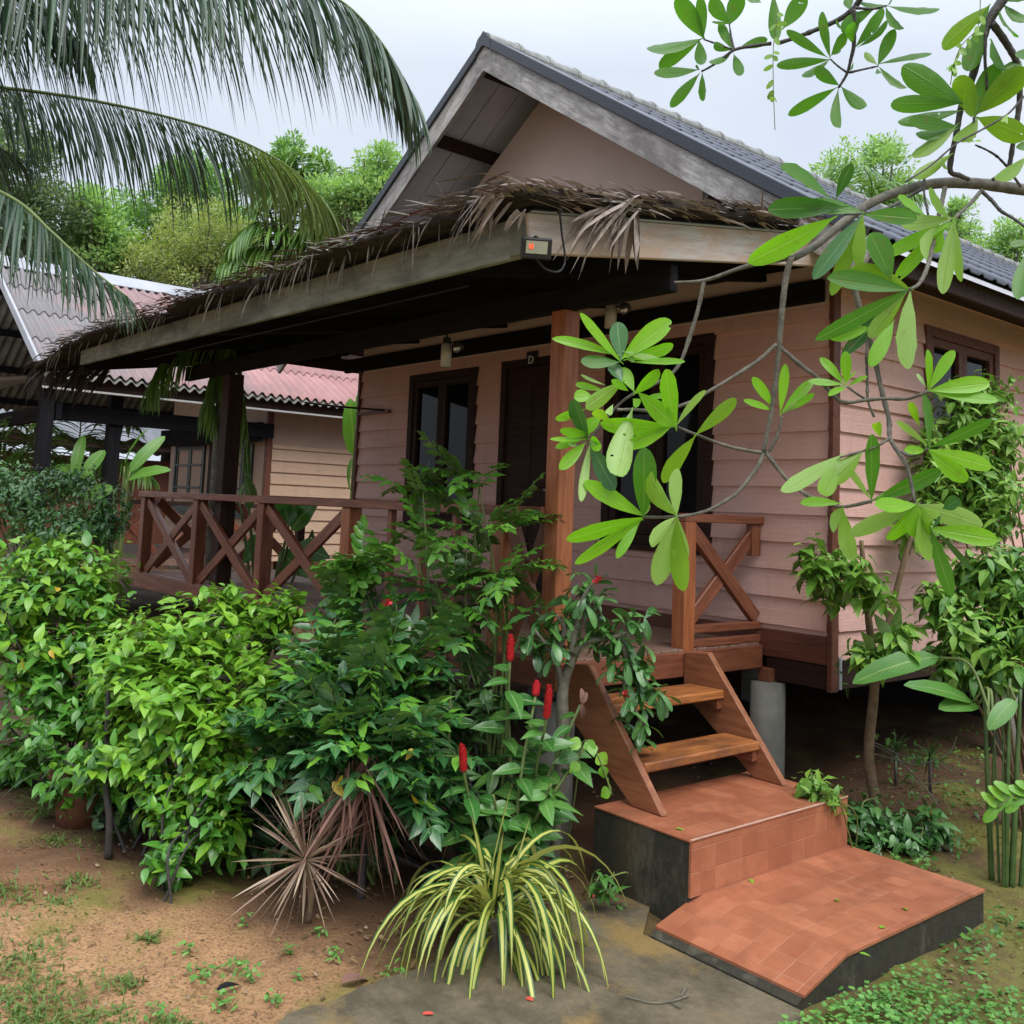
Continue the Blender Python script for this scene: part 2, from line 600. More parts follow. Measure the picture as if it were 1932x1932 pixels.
def straps(name, P, D, N, L, Wd, mat, parent=None, grav=0.4, seg=7, fold=0.25, taper=(1.0, 0.9, 0.0), root=0.6, stiff=None):
    """long arching strap leaves integrated under gravity"""
    P, D, N = (np.asarray(a, float) for a in (P, D, N))
    n = len(P)
    L = np.broadcast_to(np.asarray(L, float), (n,))
    Wd = np.broadcast_to(np.asarray(Wd, float), (n,))
    grav = np.broadcast_to(np.asarray(grav, float), (n,))
    d = unit(D)
    S = unit(np.cross(d, N))
    c = P.copy()
    V = np.zeros((n, seg + 1, 3, 3))
    for i in range(seg + 1):
        t = i / seg
        w = root + (1 - root) * min(1, t / 0.25) if t < 0.25 else 1.0
        if t > 0.5:
            w *= max(0.03, 1 - ((t - 0.5) / 0.5) ** 1.6)
        nn = unit(np.cross(S, d))
        hw = (Wd * w / 2)[:, None]
        V[:, i, 0] = c - S * hw + nn * hw * fold
        V[:, i, 1] = c
        V[:, i, 2] = c + S * hw + nn * hw * fold
        c = c + d * (L / seg)[:, None]
        d = unit(d + np.array([0, 0, -1.0]) * (grav * (0.4 + 1.2 * t))[:, None])
        S = unit(S - d * np.sum(S * d, -1, keepdims=True))
    V = V.reshape(-1, 3)
    f, uv = [], []
    for i in range(seg):
        for j in range(2):
            a = i * 3 + j
            f.append((a, a + 1, a + 4, a + 3))
            uv.append([(j / 2, i / seg), (j / 2 + .5, i / seg), (j / 2 + .5, (i + 1) / seg), (j / 2, (i + 1) / seg)])
    F = (np.array(f)[None] + (np.arange(n) * (seg + 1) * 3)[:, None, None]).reshape(-1, 4)
    return np_mesh(name, V, F, mat, parent, np.tile(np.array(uv), (n, 1, 1)))


def spline(pts, n=8):
    """Catmull-Rom through pts"""
    p = [np.asarray(q, float) for q in pts]
    if len(p) < 3:
        return [p[0] + (p[-1] - p[0]) * t for t in np.linspace(0, 1, n)]
    p = [2 * p[0] - p[1]] + p + [2 * p[-1] - p[-2]]
    out = []
    for i in range(1, len(p) - 2):
        for t in np.linspace(0, 1, n, endpoint=False):
            a, b, c, d = p[i - 1], p[i], p[i + 1], p[i + 2]
            out.append(0.5 * ((2 * b) + (-a + c) * t + (2 * a - 5 * b + 4 * c - d) * t * t + (-a + 3 * b - 3 * c + d) * t ** 3))
    out.append(p[-2])
    return out

# ------------------------------------------------------------------ ground and path
GZ = -0.28


def gz(x, y):
    """ground height: level by the path, sinking slightly beside and under the house"""
    h = GZ - 0.07 * np.clip((np.asarray(x) - 1.2) / 1.2, 0, 1) * np.clip((np.asarray(y) + 0.6) / 1.2, 0, 1)
    h = h + 0.035 * np.sin(x * 0.9 + 1.3) * np.sin(y * 0.7) * np.clip((np.asarray(y) * -1 - 0.4) / 2, 0, 1)
    return h


def m_ground():
    t = NT('sandy_soil')
    v = t.coords('Object')
    n1 = t.noise(v, 0.9, 6, 0.6, 0.4)
    n2 = t.noise(v, 9, 6, 0.7)
    n3 = t.noise(v, 70, 3, 0.6)
    sand = t.mix(n2, lin(134, 100, 68), lin(182, 142, 102))
    sand = t.mix(t.ramp(n1, [(0.42, 0.0), (0.6, 1.0)]), sand, lin(116, 82, 56))
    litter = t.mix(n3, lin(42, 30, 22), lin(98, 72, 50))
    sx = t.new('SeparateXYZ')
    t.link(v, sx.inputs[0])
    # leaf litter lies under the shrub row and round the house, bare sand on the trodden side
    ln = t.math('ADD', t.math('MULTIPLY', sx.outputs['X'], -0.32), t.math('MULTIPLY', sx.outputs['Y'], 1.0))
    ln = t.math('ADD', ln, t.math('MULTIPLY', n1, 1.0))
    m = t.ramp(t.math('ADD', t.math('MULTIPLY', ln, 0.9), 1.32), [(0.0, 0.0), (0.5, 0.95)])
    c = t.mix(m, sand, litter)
    c = t.mix(t.ramp(n3, [(0.46, 0.0), (0.7, 0.8)]), c, lin(78, 54, 38))
    side = t.ramp(t.math('ADD', t.math('MULTIPLY', sx.outputs['X'], .5), t.math('MULTIPLY', t.noise(v, 3.0, 5, .7), .6)), [(0.45, 0.0), (1.1, 0.13)])
    moss = t.ramp(t.math('ADD', t.noise(v, 1.6, 6, 0.7), side), [(0.52, 0.0), (0.66, 0.75)])
    c = t.mix(moss, c, lin(104, 104, 44))
    t.base(c, t.ramp(n1, [(0.35, 0.55), (0.6, 0.85)]), 0.3)
    t.bump(t.math('ADD', n2, t.math('MULTIPLY', n3, 0.5)), 0.7, 0.03)
    return t.m


def axis(lo, hi, step, far):
    a = np.arange(lo, hi + 1e-6, step)
    g = step * 1.6 ** np.arange(1, 22)
    left, right = lo - np.cumsum(g), hi + np.cumsum(g)
    return np.concatenate([left[left > -far][::-1], a, right[right < far]])


gx, gy = axis(-9, 4.2, 0.07, 600), axis(-3.6, 5.0, 0.07, 600)
X, Y = np.meshgrid(gx, gy)
Z = gz(X, Y) + 0.012 * np.sin(X * 5.1 + np.sin(Y * 3.3) * 2) * np.sin(Y * 4.7 + 1) + 0.008 * np.sin(X * 13 + Y * 9) + rng.normal(0, 0.004, X.shape)
nx = len(gx)
idx = np.arange(X.size).reshape(X.shape)
Fg = np.stack([idx[:-1, :-1], idx[:-1, 1:], idx[1:, 1:], idx[1:, :-1]], -1).reshape(-1, 4)
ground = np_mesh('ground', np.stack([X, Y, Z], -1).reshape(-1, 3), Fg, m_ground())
tag(ground, kind='structure')


def m_path():
    t = NT('weathered_concrete_path')
    v = t.coords('Object')
    n1 = t.noise(v, 1.7, 8, 0.72, 0.0)
    n2 = t.noise(v, 26, 5, 0.7)
    n3 = t.noise(v, 160, 2, 0.6)
    c = t.mix(n2, lin(94, 86, 68), lin(130, 118, 96))
    c = t.mix(t.ramp(n1, [(0.44, 0.0), (0.58, 1.0)]), c, lin(78, 70, 53))
    ochre = t.ramp(t.noise(t.coords('Object', (1.0, 1.0, 1.0)), 1.15, 8, 0.7, 0.0), [(0.50, 0.0), (0.60, 0.85)])
    c = t.mix(ochre, c, lin(142, 116, 66))
    c = t.mix(t.ramp(n3, [(0.45, 0.0), (0.7, 0.45)]), c, lin(58, 52, 44))
    t.base(c, t.ramp(n1, [(0.4, 0.35), (0.6, 0.8)]), 0.35)
    t.bump(t.math('ADD', n2, n3), 0.5, 0.012)
    return t.m


pz = -0.262
edge = [onz(x, y, pz)[:2] for x, y in ((541, 1913), (660, 1872), (764, 1834), (860, 1800), (960, 1745), (1060, 1712), (1130, 1690), (1180, 1668), (1230, 1690))]
edge = [tuple(e) for e in spline([(e[0], e[1], 0) for e in edge], 5)]
poly = [(e[0] + random.gauss(0, .008), e[1] + random.gauss(0, .008)) for e in edge] + [(1.0, -0.34), (1.8, -0.34), (1.9, -0.5), (3.6, -2.2), (6.0, -4.6), (4.2, -6.4), (1.9, -3.6)]
mb = MB()
n = len(poly)
mb.add([(x, y, pz) for x, y in poly] + [(x, y, pz - 0.2) for x, y in poly], [tuple(range(n))] + [(i, i + n, (i + 1) % n + n, (i + 1) % n) for i in range(n)])
path = mb.build('concrete_path', m_path())
tag(path, kind='structure')

# ------------------------------------------------------------------ the bungalow
house = thing('bungalow', 'pink brown raised bungalow with dark tiled gable roof and thatch edged front porch', 'house', (-2.4, 4.0, GZ))
YW, XR, XL = 1.963, 0.497, -5.37
YB = 14.0
EX = 0.185


def lap_wall(name, mat, parent, axis, c, a0, a1, z0, z1, openings=(), out=1, top=None):
    """lapped boards on a wall plane (axis 1: y=c runs along x; axis 0: x=c runs along y), openings (a,b,za,zb)"""
    mb = MB()
    rows = []
    z = z0
    k0 = math.floor((z0 + 0.043) / EX)
    zs = [z0] + [k * EX - 0.043 for k in range(k0 + 1, 100) if z0 < k * EX - 0.043 < z1] + [z1]
    for za, zb in zip(zs[:-1], zs[1:]):
        cuts = sorted({za, zb} | {q for o in openings for q in o[2:4] if za < q < zb})
        full = math.floor((za + 0.0431) / EX) * EX - 0.043
        th = lambda q: 0.026 - 0.022 * (q - full) / EX
        for q0, q1 in zip(cuts[:-1], cuts[1:]):
            segs = [(a0, a1)]
            for oa, ob, oz0, oz1 in openings:
                if oz0 < (q0 + q1) / 2 < oz1:
                    segs = [s for x, y in segs for s in ((x, min(y, oa)), (max(x, ob), y)) if s[1] - s[0] > 0.005]
            for x, y in segs:
                t0, t1 = th(q0) * out, th(q1) * out
                po = [(c + t0, q0), (c + t1, q1), (c - 0.05 * out, q1), (c - 0.05 * out, q0)]
                if axis == 1:
                    mb.prism(po, 0, x, y)
                else:
                    mb.add([(p[0], x, p[1]) for p in po] + [(p[0], y, p[1]) for p in po], [(0, 1, 2, 3), (7, 6, 5, 4)] + [(i, i + 4, (i + 1) % 4 + 4, (i + 1) % 4) for i in range(4)])
    return mb.build(name, mat, parent)


WIN1, DOOR, WIN2 = (-4.36, -3.29, 1.42, 2.885), (-2.85, -2.03, 0.77, 2.88), (-1.53, -0.49, 1.37, 2.90)
SWIN = (3.18, 4.32, 1.55, 3.03)
lap_wall('front_wall', MAT['siding'], house, 1, YW, XL, XR - 0.02, 0.846, 3.02, [WIN1, DOOR, WIN2], -1)
lap_wall('side_wall', MAT['siding'], house, 0, XR, YW + 0.05, YB, 0.70, 3.42, [SWIN], 1)
MB().box((XL, YW + 0.06, 0.62), (XL + 0.06, YB, 3.4)).box((XL, YB - 0.06, 0.62), (XR - .02, YB, 3.4)).build('rear_wall', MAT['gable'], house)
# black sheets behind the openings stand in for unlit rooms
MB().box((XL + .07, YW + 0.75, 0.7), (XR - .6, YW + 0.8, 3.4)).box((XR - .62, YW + .81, .7), (XR - .57, YB - .1, 3.4)).build('dark_room_sheet', MAT['black_gap'], house)
box('floor_slab', (XL + .02, YW + 0.07, 0.56), (XR - .03, YB - .07, 0.66), MAT['dark_wood'], house, 0)
# corner boards, skirts
box('corner_board', (XR - 0.004, YW - 0.045, 0.505), (XR + 0.034, YW + 0.035, 3.30), MAT['trim_wood'], house)
box('corner_board', (XL - 0.03, YW - 0.04, 0.55), (XL + 0.012, YW + 0.03, 3.05), MAT['trim_wood'], house)
box('skirt_board', (XL, YW - 0.034, 0.668), (XR - 0.006, YW + 0.02, 0.848), MAT['trim_wood'], house)
box('floor_beam', (0.02, YW - 0.012, 0.512), (XR - 0.008, YW + 0.06, 0.664), MAT['dark_wood'], house)
box('floor_beam', (XR - 0.12, YW + 0.08, 0.50), (XR - 0.02, YB, 0.69), MAT['dark_wood'], house)
MB().tube([(XR + .035, YW + .05, 0.52), (XR + .035, YW + .05, 0.72)], 0.012).build('drain_pipe', MAT['pipe'], house)


def window(name, ax, c, op, parent, out, mull=1, frame=None, depth=0.0):
    """frame with two casements and dark panes set in an opening"""
    a, b, z0, z1 = op
    frame = frame or MAT['dark_wood']
    w = 0.075

    def bx(mb, a0, a1, q0, q1, d0, d1):
        lo, hi = sorted((c + d0 * out, c + d1 * out))
        if ax == 1:
            mb.box((a0, lo, q0), (a1, hi, q1))
        else:
            mb.box((lo, a0, q0), (hi, a1, q1))
    m = MB()
    bx(m, a - .03, a + w - .03, z0 - .02, z1 + .03, -.06, .035)
    bx(m, b - w + .03, b + .03, z0 - .02, z1 + .03, -.06, .035)
    bx(m, a + w - .03, b - w + .03, z1 - w + .03, z1 + .03, -.06, .033)
    bx(m, a + w - .03, b - w + .03, z0 - .02, z0 + w - .02, -.06, .045)
    f = m.build(name, frame, parent)
    bevel(f, .004, 1)
    ia, ib = a + w - .03, b - w + .03
    iz0, iz1 = z0 + w - .02, z1 - w + .03
    k = 2
    for i in range(k):
        s0, s1 = ia + (ib - ia) * i / k + .002, ia + (ib - ia) * (i + 1) / k - .002
        m = MB()
        r = .065
        bx(m, s0, s0 + r, iz0 + .002, iz1 - .002, -.045, .018)
        bx(m, s1 - r, s1, iz0 + .002, iz1 - .002, -.045, .018)
        bx(m, s0 + r, s1 - r, iz1 - r, iz1 - .002, -.045, .016)
        bx(m, s0 + r, s1 - r, iz0 + .002, iz0 + r + .02, -.045, .016)
        cs = m.build('casement', frame, f)
        bevel(cs, .004, 1)
        m = MB()
        bx(m, s0 + r, s1 - r, iz0 + r + .02, iz1 - r, -.025, -.015)
        m.build('pane', MAT['glass'], f)
    m = MB()
    bx(m, a - .05, b + .05, z0 - .065, z0 - .022, -.03, .07)
    bevel(m.build('sill', frame, f), .004, 1)
    return f


window('window', 1, YW, WIN1, house, -1)
window('window', 1, YW, WIN2, house, -1)
window('window', 0, XR, SWIN, house, 1, frame=MAT['trim_wood'])
# door
m = MB()
a, b, z0, z1 = DOOR
m.box((a - .05, YW - .03, z0), (a + .02, YW + .06, z1 + .05)).box((b - .02, YW - .03, z0), (b + .05, YW + .06, z1 + .05)).box((a + .02, YW - .028, z1 - .02), (b - .02, YW + .06, z1 + .05))
dr = m.build('door', MAT['dark_wood'], house)
bevel(dr, .004, 1)
m = MB().box((a + .022, YW + .0, z0 + .02), (b - .022, YW + .04, z1 - .022))
for q0, q1 in ((z0 + .15, z0 + .85), (z0 + 1.0, z1 - .17)):
    for s0, s1 in ((a + .11, (a + b) / 2 - .035), ((a + b) / 2 + .035, b - .11)):
        m.box((s0, YW - .008, q0), (s1, YW + .01, q1))
bevel(m.build('door_leaf', MAT['dark_wood'], dr), .004, 1)
MB().tube([(b - .09, YW - .05, 1.75), (b - .20, YW - .05, 1.75)], .012).tube([(b - .09, YW, 1.75), (b - .09, YW - .055, 1.75)], .014).build('handle', MAT['chrome'], dr)

# gable and roof of the main volume
RX, RZ, SL = -2.42, 5.62, 0.672
EXR, EXL = 1.14, -5.98
YG = 1.20


def roof_z(x):
    return RZ - SL * abs(x - RX)


zb = 3.02
m = MB().prism([(XL, zb), (XR - .03, zb), (XR - .03, roof_z(XR) - .22), (RX, RZ - .22), (XL, roof_z(XL) - .22)], 1, YW - .005, YW + .04)
m.build('gable_wall', MAT['gable'], house)
box('gable_batten', (-0.60, YW - .03, 3.3), (-0.535, YW - .006, roof_z(-.56) - .22), MAT['grey_wood'], house)
MB().prism([(-.53, 3.3), (XR + .25, 3.3), (XR + .25, roof_z(XR + .25) - .2), (-.53, roof_z(-.53) - .2)], 1, YW - .045, YW - .012).build('gable_shade_panel', MAT['dark_wood'], house)  # dark panel stands in for the shadowed space past the batten


def tile_slope(name, x_top, x_bot, sgn, y0, y1, mat, parent, rx=RX, rz=RZ, sl=SL, courses=7, pitch=0.19, amp=0.017, lift=0.016, sub=10):
    """corrugated tile courses on a roof slope falling from the ridge"""
    ny = int((y1 - y0) / pitch * sub) + 1
    ys = np.linspace(y0, y1, ny)
    ph = ((ys - y0) / pitch) % 1.0
    prof = np.where(ph < 0.36, np.sin(ph / 0.36 * np.pi), 0.0) * amp
    V, F = [], []
    cl = (x_bot - x_top) / courses
    nrm = np.array([sl * sgn, 1.0]) / math.hypot(sl, 1)
    for k in range(courses):
        xa, xb = x_top + cl * k, x_top + cl * (k + 1) + (0.05 * sgn if k < courses - 1 else 0)
        o0 = len(V) // ny if False else sum(len(q) for q in V)
        rows = []
        for x, l, th in ((xa, 0.002, 0), (xb, lift, 0), (xb, lift - 0.012, 0)):
            z = rz - sl * abs(x - rx)
            h = prof + l
            rows.append(np.stack([x + nrm[0] * h, ys, z + nrm[1] * h], -1))
        V += rows
        for r in range(2):
            i = np.arange(ny - 1) + o0 + r * ny
            F.append(np.stack([i, i + 1, i + 1 + ny, i + ny], -1) if sgn > 0 else np.stack([i + ny, i + 1 + ny, i + 1, i], -1))
    return np_mesh(name, np.concatenate(V), np.concatenate(F), mat, parent, sm=False)


tile_slope('roof', RX + .06, EXR, 1, YG + .1, YB + .4, MAT['roof_dark'], house)
tile_slope('roof', RX - .06, EXL, -1, YG + .1, YB + .4, MAT['roof_dark'], house)
# lining boards under the tiles, with joints and purlins showing in the overhang
for sgn, xe in ((1, EXR), (-1, EXL)):
    m = MB()
    nb = 3
    for i, (ya, yb) in enumerate(((YG + .06, YG + .37), (YG + .38, YG + .62), (YG + .63, YB + .35))):
        for j in range(3):
            xa, xb = RX + (xe - RX) * j / 3, RX + (xe - RX) * (j + 1) / 3 - 0.006 * sgn
            th = .03 + .006 * ((i + j) % 2)
            m.prism([(xa, roof_z(xa) - .02), (xb, roof_z(xb) - .02), (xb, roof_z(xb) - .02 - th), (xa, roof_z(xa) - .02 - th)], 1, ya, yb)
    m.build('soffit', MAT['soffit'], house)
    for f in (0.03, 0.22, 0.52, 0.80):
        x = RX + (xe - RX) * f
        z = roof_z(x) - .12
        box('purlin', (x - .03, YG + .055, z - .07), (x + .03, YW + .3, z + .045), MAT['dark_wood'], house)
# barge boards and dark verge trim
for sgn, xe in ((1, EXR + .02), (-1, EXL - .02)):
    d = Vector((xe - RX, 0, -SL * abs(xe - RX))).normalized()
    nrm = Vector((SL * sgn, 0, 1)).normalized()
    p0 = Vector((RX, YG + .03, RZ)) - nrm * 0.175
    p1 = Vector((xe, YG + .03, roof_z(xe))) - nrm * 0.175
    L = (p1 - p0).length
    o = MB().prism([(RX, RZ - .03), (xe, roof_z(xe) - .03), (xe, roof_z(xe) - .28), (RX, RZ - .28)], 1, YG, YG + .035)
    # built in the board's own frame so that the grain runs along it
    yo = .004 if sgn < 0 else 0.0
    p0 = Vector((RX, YG + .02 + yo, RZ - .155))
    p1 = Vector((xe, YG + .02 + yo, roof_z(xe) - .155))
    b_ = timber('barge_board', p0, p1, .035, .205, MAT['grey_wood'], house, up=(0, 0, 1), bv=.003)
    v_ = timber('verge_trim', Vector((RX, YG + .005 + yo, RZ - .005)), Vector((xe, YG + .005 + yo, roof_z(xe) - .005)), .05, .085, MAT['verge_metal'], house, bv=.006)
    timber('verge_flashing', Vector((RX, YG + .09, RZ + .038 - yo)), Vector((xe, YG + .09, roof_z(xe) + .038 - yo)), .20, .012, MAT['verge_metal'], house, bv=0)
MB().prism([(RX, RZ - .035), (RX + .10, roof_z(RX + .10) - .035), (RX + .10, roof_z(RX + .10) - .275), (RX, RZ - .275), (RX - .10, roof_z(RX + .10) - .275), (RX - .10, roof_z(RX + .10) - .035)], 1, YG - .001, YG + .03).build('barge_joint', MAT['grey_wood'], house)
MB().prism([(RX, RZ + .075), (RX + .10, roof_z(RX + .10) + .04), (RX + .10, roof_z(RX + .10) - .05), (RX, RZ - .05), (RX - .10, roof_z(RX + .10) - .05), (RX - .10, roof_z(RX + .10) + .04)], 1, YG - .024, YG + .05).build('verge_joint', MAT['verge_metal'], house)
# ridge caps
m = MB()
y = YG - .02
while y < YB + .4:
    r0, r1 = .085, .10
    for ya, yb, ra, rb in ((y, y + .33, .085, .098), (y + .33, y + .37, .104, .104)):
        ring = []
        for yy, r in ((ya, ra), (yb, rb)):
            ring.append([(RX + r * math.cos(th) * 1.25, yy, RZ - .03 + r * math.sin(th)) for th in np.linspace(-.35, math.pi + .35, 11)])
        vs = ring[0] + ring[1]
        m.add(vs, [(i, i + 1, i + 12, i + 11) for i in range(10)] + [tuple(range(11))])
    y += .355
smooth(m.build('ridge_cap', MAT['ridge_cap'], house), False)
# eave fascia on the side we see and on the other
for sgn, xe in ((1, EXR - .09), (-1, EXL + .09)):
    box('eave_fascia', (xe - .015, YG + .06, roof_z(xe) - .20), (xe + .015, YB + .3, roof_z(xe) - .06), MAT['dark_wood'], house)
    x0 = XR + .03 if sgn > 0 else XL - .03
    lo, hi = sorted((x0, xe - .016 * sgn))
    MB().box((lo, YW + .05, 3.285), (hi, YB, 3.30)).build('eave_soffit', MAT['dark_wood'], house)

# ------------------------------------------------------------------ porch: deck, posts, roof, rails
DZ, PXL = 0.75, -6.56
m = MB()
for k in range(17):
    y0 = 0.03 + k * (YW - .05 - .03) / 17
    y1 = y0 + (YW - .05 - .03) / 17 - .006
    dz = random.uniform(-.003, .003)
    m.box((PXL + .02, y0, DZ - .028 + dz), (-.005, y1, DZ + dz))
dk = m.build('deck_boards', MAT['deck_wood'], house)
bevel(dk, .003, 1)
timber('deck_fascia', (PXL, .012, .665), (.0, .012, .665), .03, .15, MAT['red_wood'], house)
timber('deck_fascia', (.012, -.003, .665), (.012, 1.90, .665), .03, .15, MAT['red_wood'], house)
timber('deck_fascia', (PXL - .012, 0, .665), (PXL - .012, 1.95, .665), .03, .15, MAT['red_wood'], house)
for y in (.25, 1.0, 1.75):
    timber('deck_joist', (PXL, y, .64), (-.01, y, .64), .05, .14, MAT['dark_wood'], house)
m = MB()
for (x, z) in ((-.52, .71), (-.52, .62), (-.10, .66)):
    m.tube([(x, -.004, z), (x, -.018, z)], .012, 8)
m.build('bolt', MAT['chrome'], house)


def pier(x, y, top):
    return smooth(MB().tube([(x, y, -.5), (x, y, top)], .115, 24).build('pier', MAT['concrete'], house))


for x, y in ((.035, 1.95), (-2.2, 1.95), (-4.6, 1.95), (-.12, .14), (-2.4, .12), (-4.6, .12), (-6.2, .95), (.3, 4.9), (-2.2, 4.9), (-4.8, 4.9), (.3, 7.8), (-2.2, 7.8), (-4.8, 7.8), (.3, 11), (-4.8, 11)):
    pier(x, y, .50 if y < 3 else .56)
timber('pier_plate', (.035, 1.95, .50), (.035, 1.95, .59), .10, .10, MAT['red_wood'], house, up=(0, 1, 0))
# under the house: added black wall, only there to keep the crawl space dark
MB().box((XL + .1, 6.3, -.6), (-.5, 6.4, .56)).build('crawl_light_block', MAT['black_gap'], house)

timber('porch_post', (-.06, .06, .60), (-.06, .06, 2.735), .12, .12, MAT['post_wood'], house, up=(0, 1, 0), bv=.006)
timber('porch_post', (-4.70, .13, .76), (-4.70, .13, 2.735), .15, .15, MAT['dark_wood'], house, up=(0, 1, 0), bv=.006)
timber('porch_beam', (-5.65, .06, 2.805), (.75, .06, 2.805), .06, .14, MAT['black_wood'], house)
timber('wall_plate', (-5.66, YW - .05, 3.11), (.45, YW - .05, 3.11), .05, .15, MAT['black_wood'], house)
XB = .78
PS = .166


def pr(y):
    return 2.905 + PS * (y + .98)        # top of the porch roof timbers


for x in (-5.6, -4.2, -2.8, -1.4, 0.0):
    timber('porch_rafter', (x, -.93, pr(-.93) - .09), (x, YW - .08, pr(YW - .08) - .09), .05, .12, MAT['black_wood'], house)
timber('porch_barge', (XB, -.985, pr(-.985) - .09), (XB, YW - .1, pr(YW - .1) - .09), .035, .185, MAT['pale_wood'], house)
timber('porch_fascia', (XB - .02, -.965, 2.81), (-5.72, -.965, 2.875), .035, .19, MAT['moss_board'], house)
timber('porch_fascia_end', (XB - .055, -.992, 2.72), (XB - .055, -.992, 2.905), .018, .10, MAT['moss_board'], house, up=(1, 0, 0))
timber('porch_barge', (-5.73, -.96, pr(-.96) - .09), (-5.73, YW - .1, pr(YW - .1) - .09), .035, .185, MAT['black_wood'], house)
m = MB()
m.prism([(-1.0, pr(-1.0) + .01), (YW - .02, pr(YW) + .01), (YW - .02, pr(YW) + .035), (-1.0, pr(-1.0) + .035)], 0, -5.76, XB + .05)
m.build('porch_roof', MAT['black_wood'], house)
MB().tube([(XB + .025, -.99, pr(-.99) + .012), (XB + .025, YW - .2, pr(YW - .2) + .012)], .011).build('conduit', MAT['pipe'], house)
MB().tube([(-5.2, -.55, 2.84), (-.2, -.55, 2.80)], .006).tube([(-2.0, .9, 3.06), (-5.3, .9, 3.06)], .006).build('ceiling_conduit', MAT['black_plastic'], house)

# thatch along the porch edges: one ragged body, strands lying on it and hanging from it
th = house


def thatch_body():
    V, F = [], []
    xs = np.linspace(-6.35, XB + .12, 110)
    ys = np.array([-1.18, -1.12, -.95, -.6, .1, .9])
    top = np.zeros((len(xs), len(ys), 3))
    bot = np.zeros((len(xs), len(ys), 3))
    for i, x in enumerate(xs):
        end = np.clip((-5.75 - x) / .6, 0, 1)
        for j, y in enumerate(ys):
            yy = y + rng.normal(0, .02) + (.06 * math.sin(x * 3.1) if j == 0 else 0)
            z = pr(y) + .04
            hump = .045 + .010 * math.sin(x * 2.3) + rng.normal(0, .010)
            top[i, j] = (x, yy, z + hump * (1 if j else .45) - .13 * end)
            bot[i, j] = (x, yy + (.01 if j == 0 else 0), z - (.01 if j else -.01) - .16 * end)
    n0, n1 = len(xs), len(ys)
    V = np.concatenate([top.reshape(-1, 3), bot.reshape(-1, 3)])
    I = np.arange(n0 * n1).reshape(n0, n1)
    q = lambda A: np.stack([A[:-1, :-1], A[1:, :-1], A[1:, 1:], A[:-1, 1:]], -1).reshape(-1, 4)
    F = [q(I), q(I)[:, ::-1] + n0 * n1]
    K = n0 * n1
    for e in (I[:, 0], I[:, -1][::-1], I[0][::-1], I[-1]):
        F.append(np.stack([e[:-1], e[:-1] + K, e[1:] + K, e[1:]], -1))
    return np_mesh('thatch', V, np.concatenate(F), MAT['thatch_dark'], th, sm=False)


tb = thatch_body()
# short stick ends lying along the edges
HANG = {}


def hang(key, P, D, N, L, W, grav, seg, root):
    HANG.setdefault(key, []).append([np.asarray(q, float) for q in (P, D, N)] + [np.broadcast_to(np.asarray(L, float), (len(P),)), np.broadcast_to(np.asarray(W, float), (len(P),)), np.full(len(P), grav)])


def sag_end(x):
    return .16 * np.clip((-5.75 - x) / .6, 0, 1)


n = 1100
x = rng.uniform(-6.45, XB + .1, n)
P = np.stack([x, -1.14 + rng.normal(0, .035, n), pr(-1.14) + .085 + rng.normal(.02, .025, n) - sag_end(x)], -1)
D = np.stack([rng.normal(-.85, .35, n), rng.normal(-.22, .22, n), rng.normal(.03, .09, n)], -1)
straps('thatch_strands', P, D, np.tile([0, 0, 1.0], (n, 1)) + rng.normal(0, .4, (n, 3)), rng.uniform(.06, .20, n), rng.uniform(.006, .016, n), MAT['thatch'], tb, grav=.03, seg=3, fold=.3)
n = 520
y = rng.uniform(-1.15, 1.15, n)
P = np.stack([XB + .09 + rng.normal(0, .03, n), y, pr(y) + .07 + rng.uniform(-.03, .045, n)], -1)
D = np.stack([rng.normal(.10, .2, n), rng.choice([-1, 1], n) * rng.uniform(.6, 1.0, n), rng.normal(.0, .09, n)], -1)
straps('thatch_strands', P, D, np.tile([0, 0, 1.0], (n, 1)) + rng.normal(0, .4, (n, 3)), rng.uniform(.08, .26, n), rng.uniform(.007, .018, n), MAT['thatch_pale'], tb, grav=.08, seg=4, fold=.3)
n = 80
x = rng.uniform(-6.2, XB, n)
P = np.stack([x, -1.13 + rng.normal(0, .03, n), np.full(n, pr(-1.1) + .07) + rng.uniform(0, .05, n) - sag_end(x)], -1)
D = np.stack([rng.normal(-.8, .3, n), -np.abs(rng.normal(.3, .2, n)), rng.normal(.05, .1, n)], -1)
straps('thatch_strands', P, D, np.tile([0, 0, 1.0], (n, 1)), rng.uniform(.08, .2, n), rng.uniform(.012, .022, n), MAT['thatch_red'], tb, grav=.2, seg=3)
# thin hanging shreds
n = 110
x = np.concatenate([rng.uniform(-6.2, -.6, 60), rng.uniform(-1.6, XB, 50)])
P = np.stack([x, -1.15 + rng.normal(0, .03, n), np.full(n, pr(-1.1) + .06) - sag_end(x)], -1)
D = np.stack([rng.normal(-.2, .3, n), -np.abs(rng.normal(.15, .1, n)), rng.normal(-.6, .3, n)], -1)
hang('thatch', P, D, rng.normal(0, 1, (n, 3)), rng.uniform(.08, .30, n), rng.uniform(.004, .012, n), .5, 5, .6)
# the ragged left end
n = 90
P = np.stack([rng.uniform(-6.5, -6.0, n), rng.uniform(-1.2, -.5, n), pr(-1.1) - .05 + rng.normal(0, .04, n)], -1)
D = np.stack([rng.normal(-.7, .3, n), -np.abs(rng.normal(.3, .2, n)), rng.normal(-.35, .3, n)], -1)
hang('thatch_dark', P, D, rng.normal(0, 1, (n, 3)), rng.uniform(.2, .6, n), rng.uniform(.015, .05, n), .4, 5, .6)


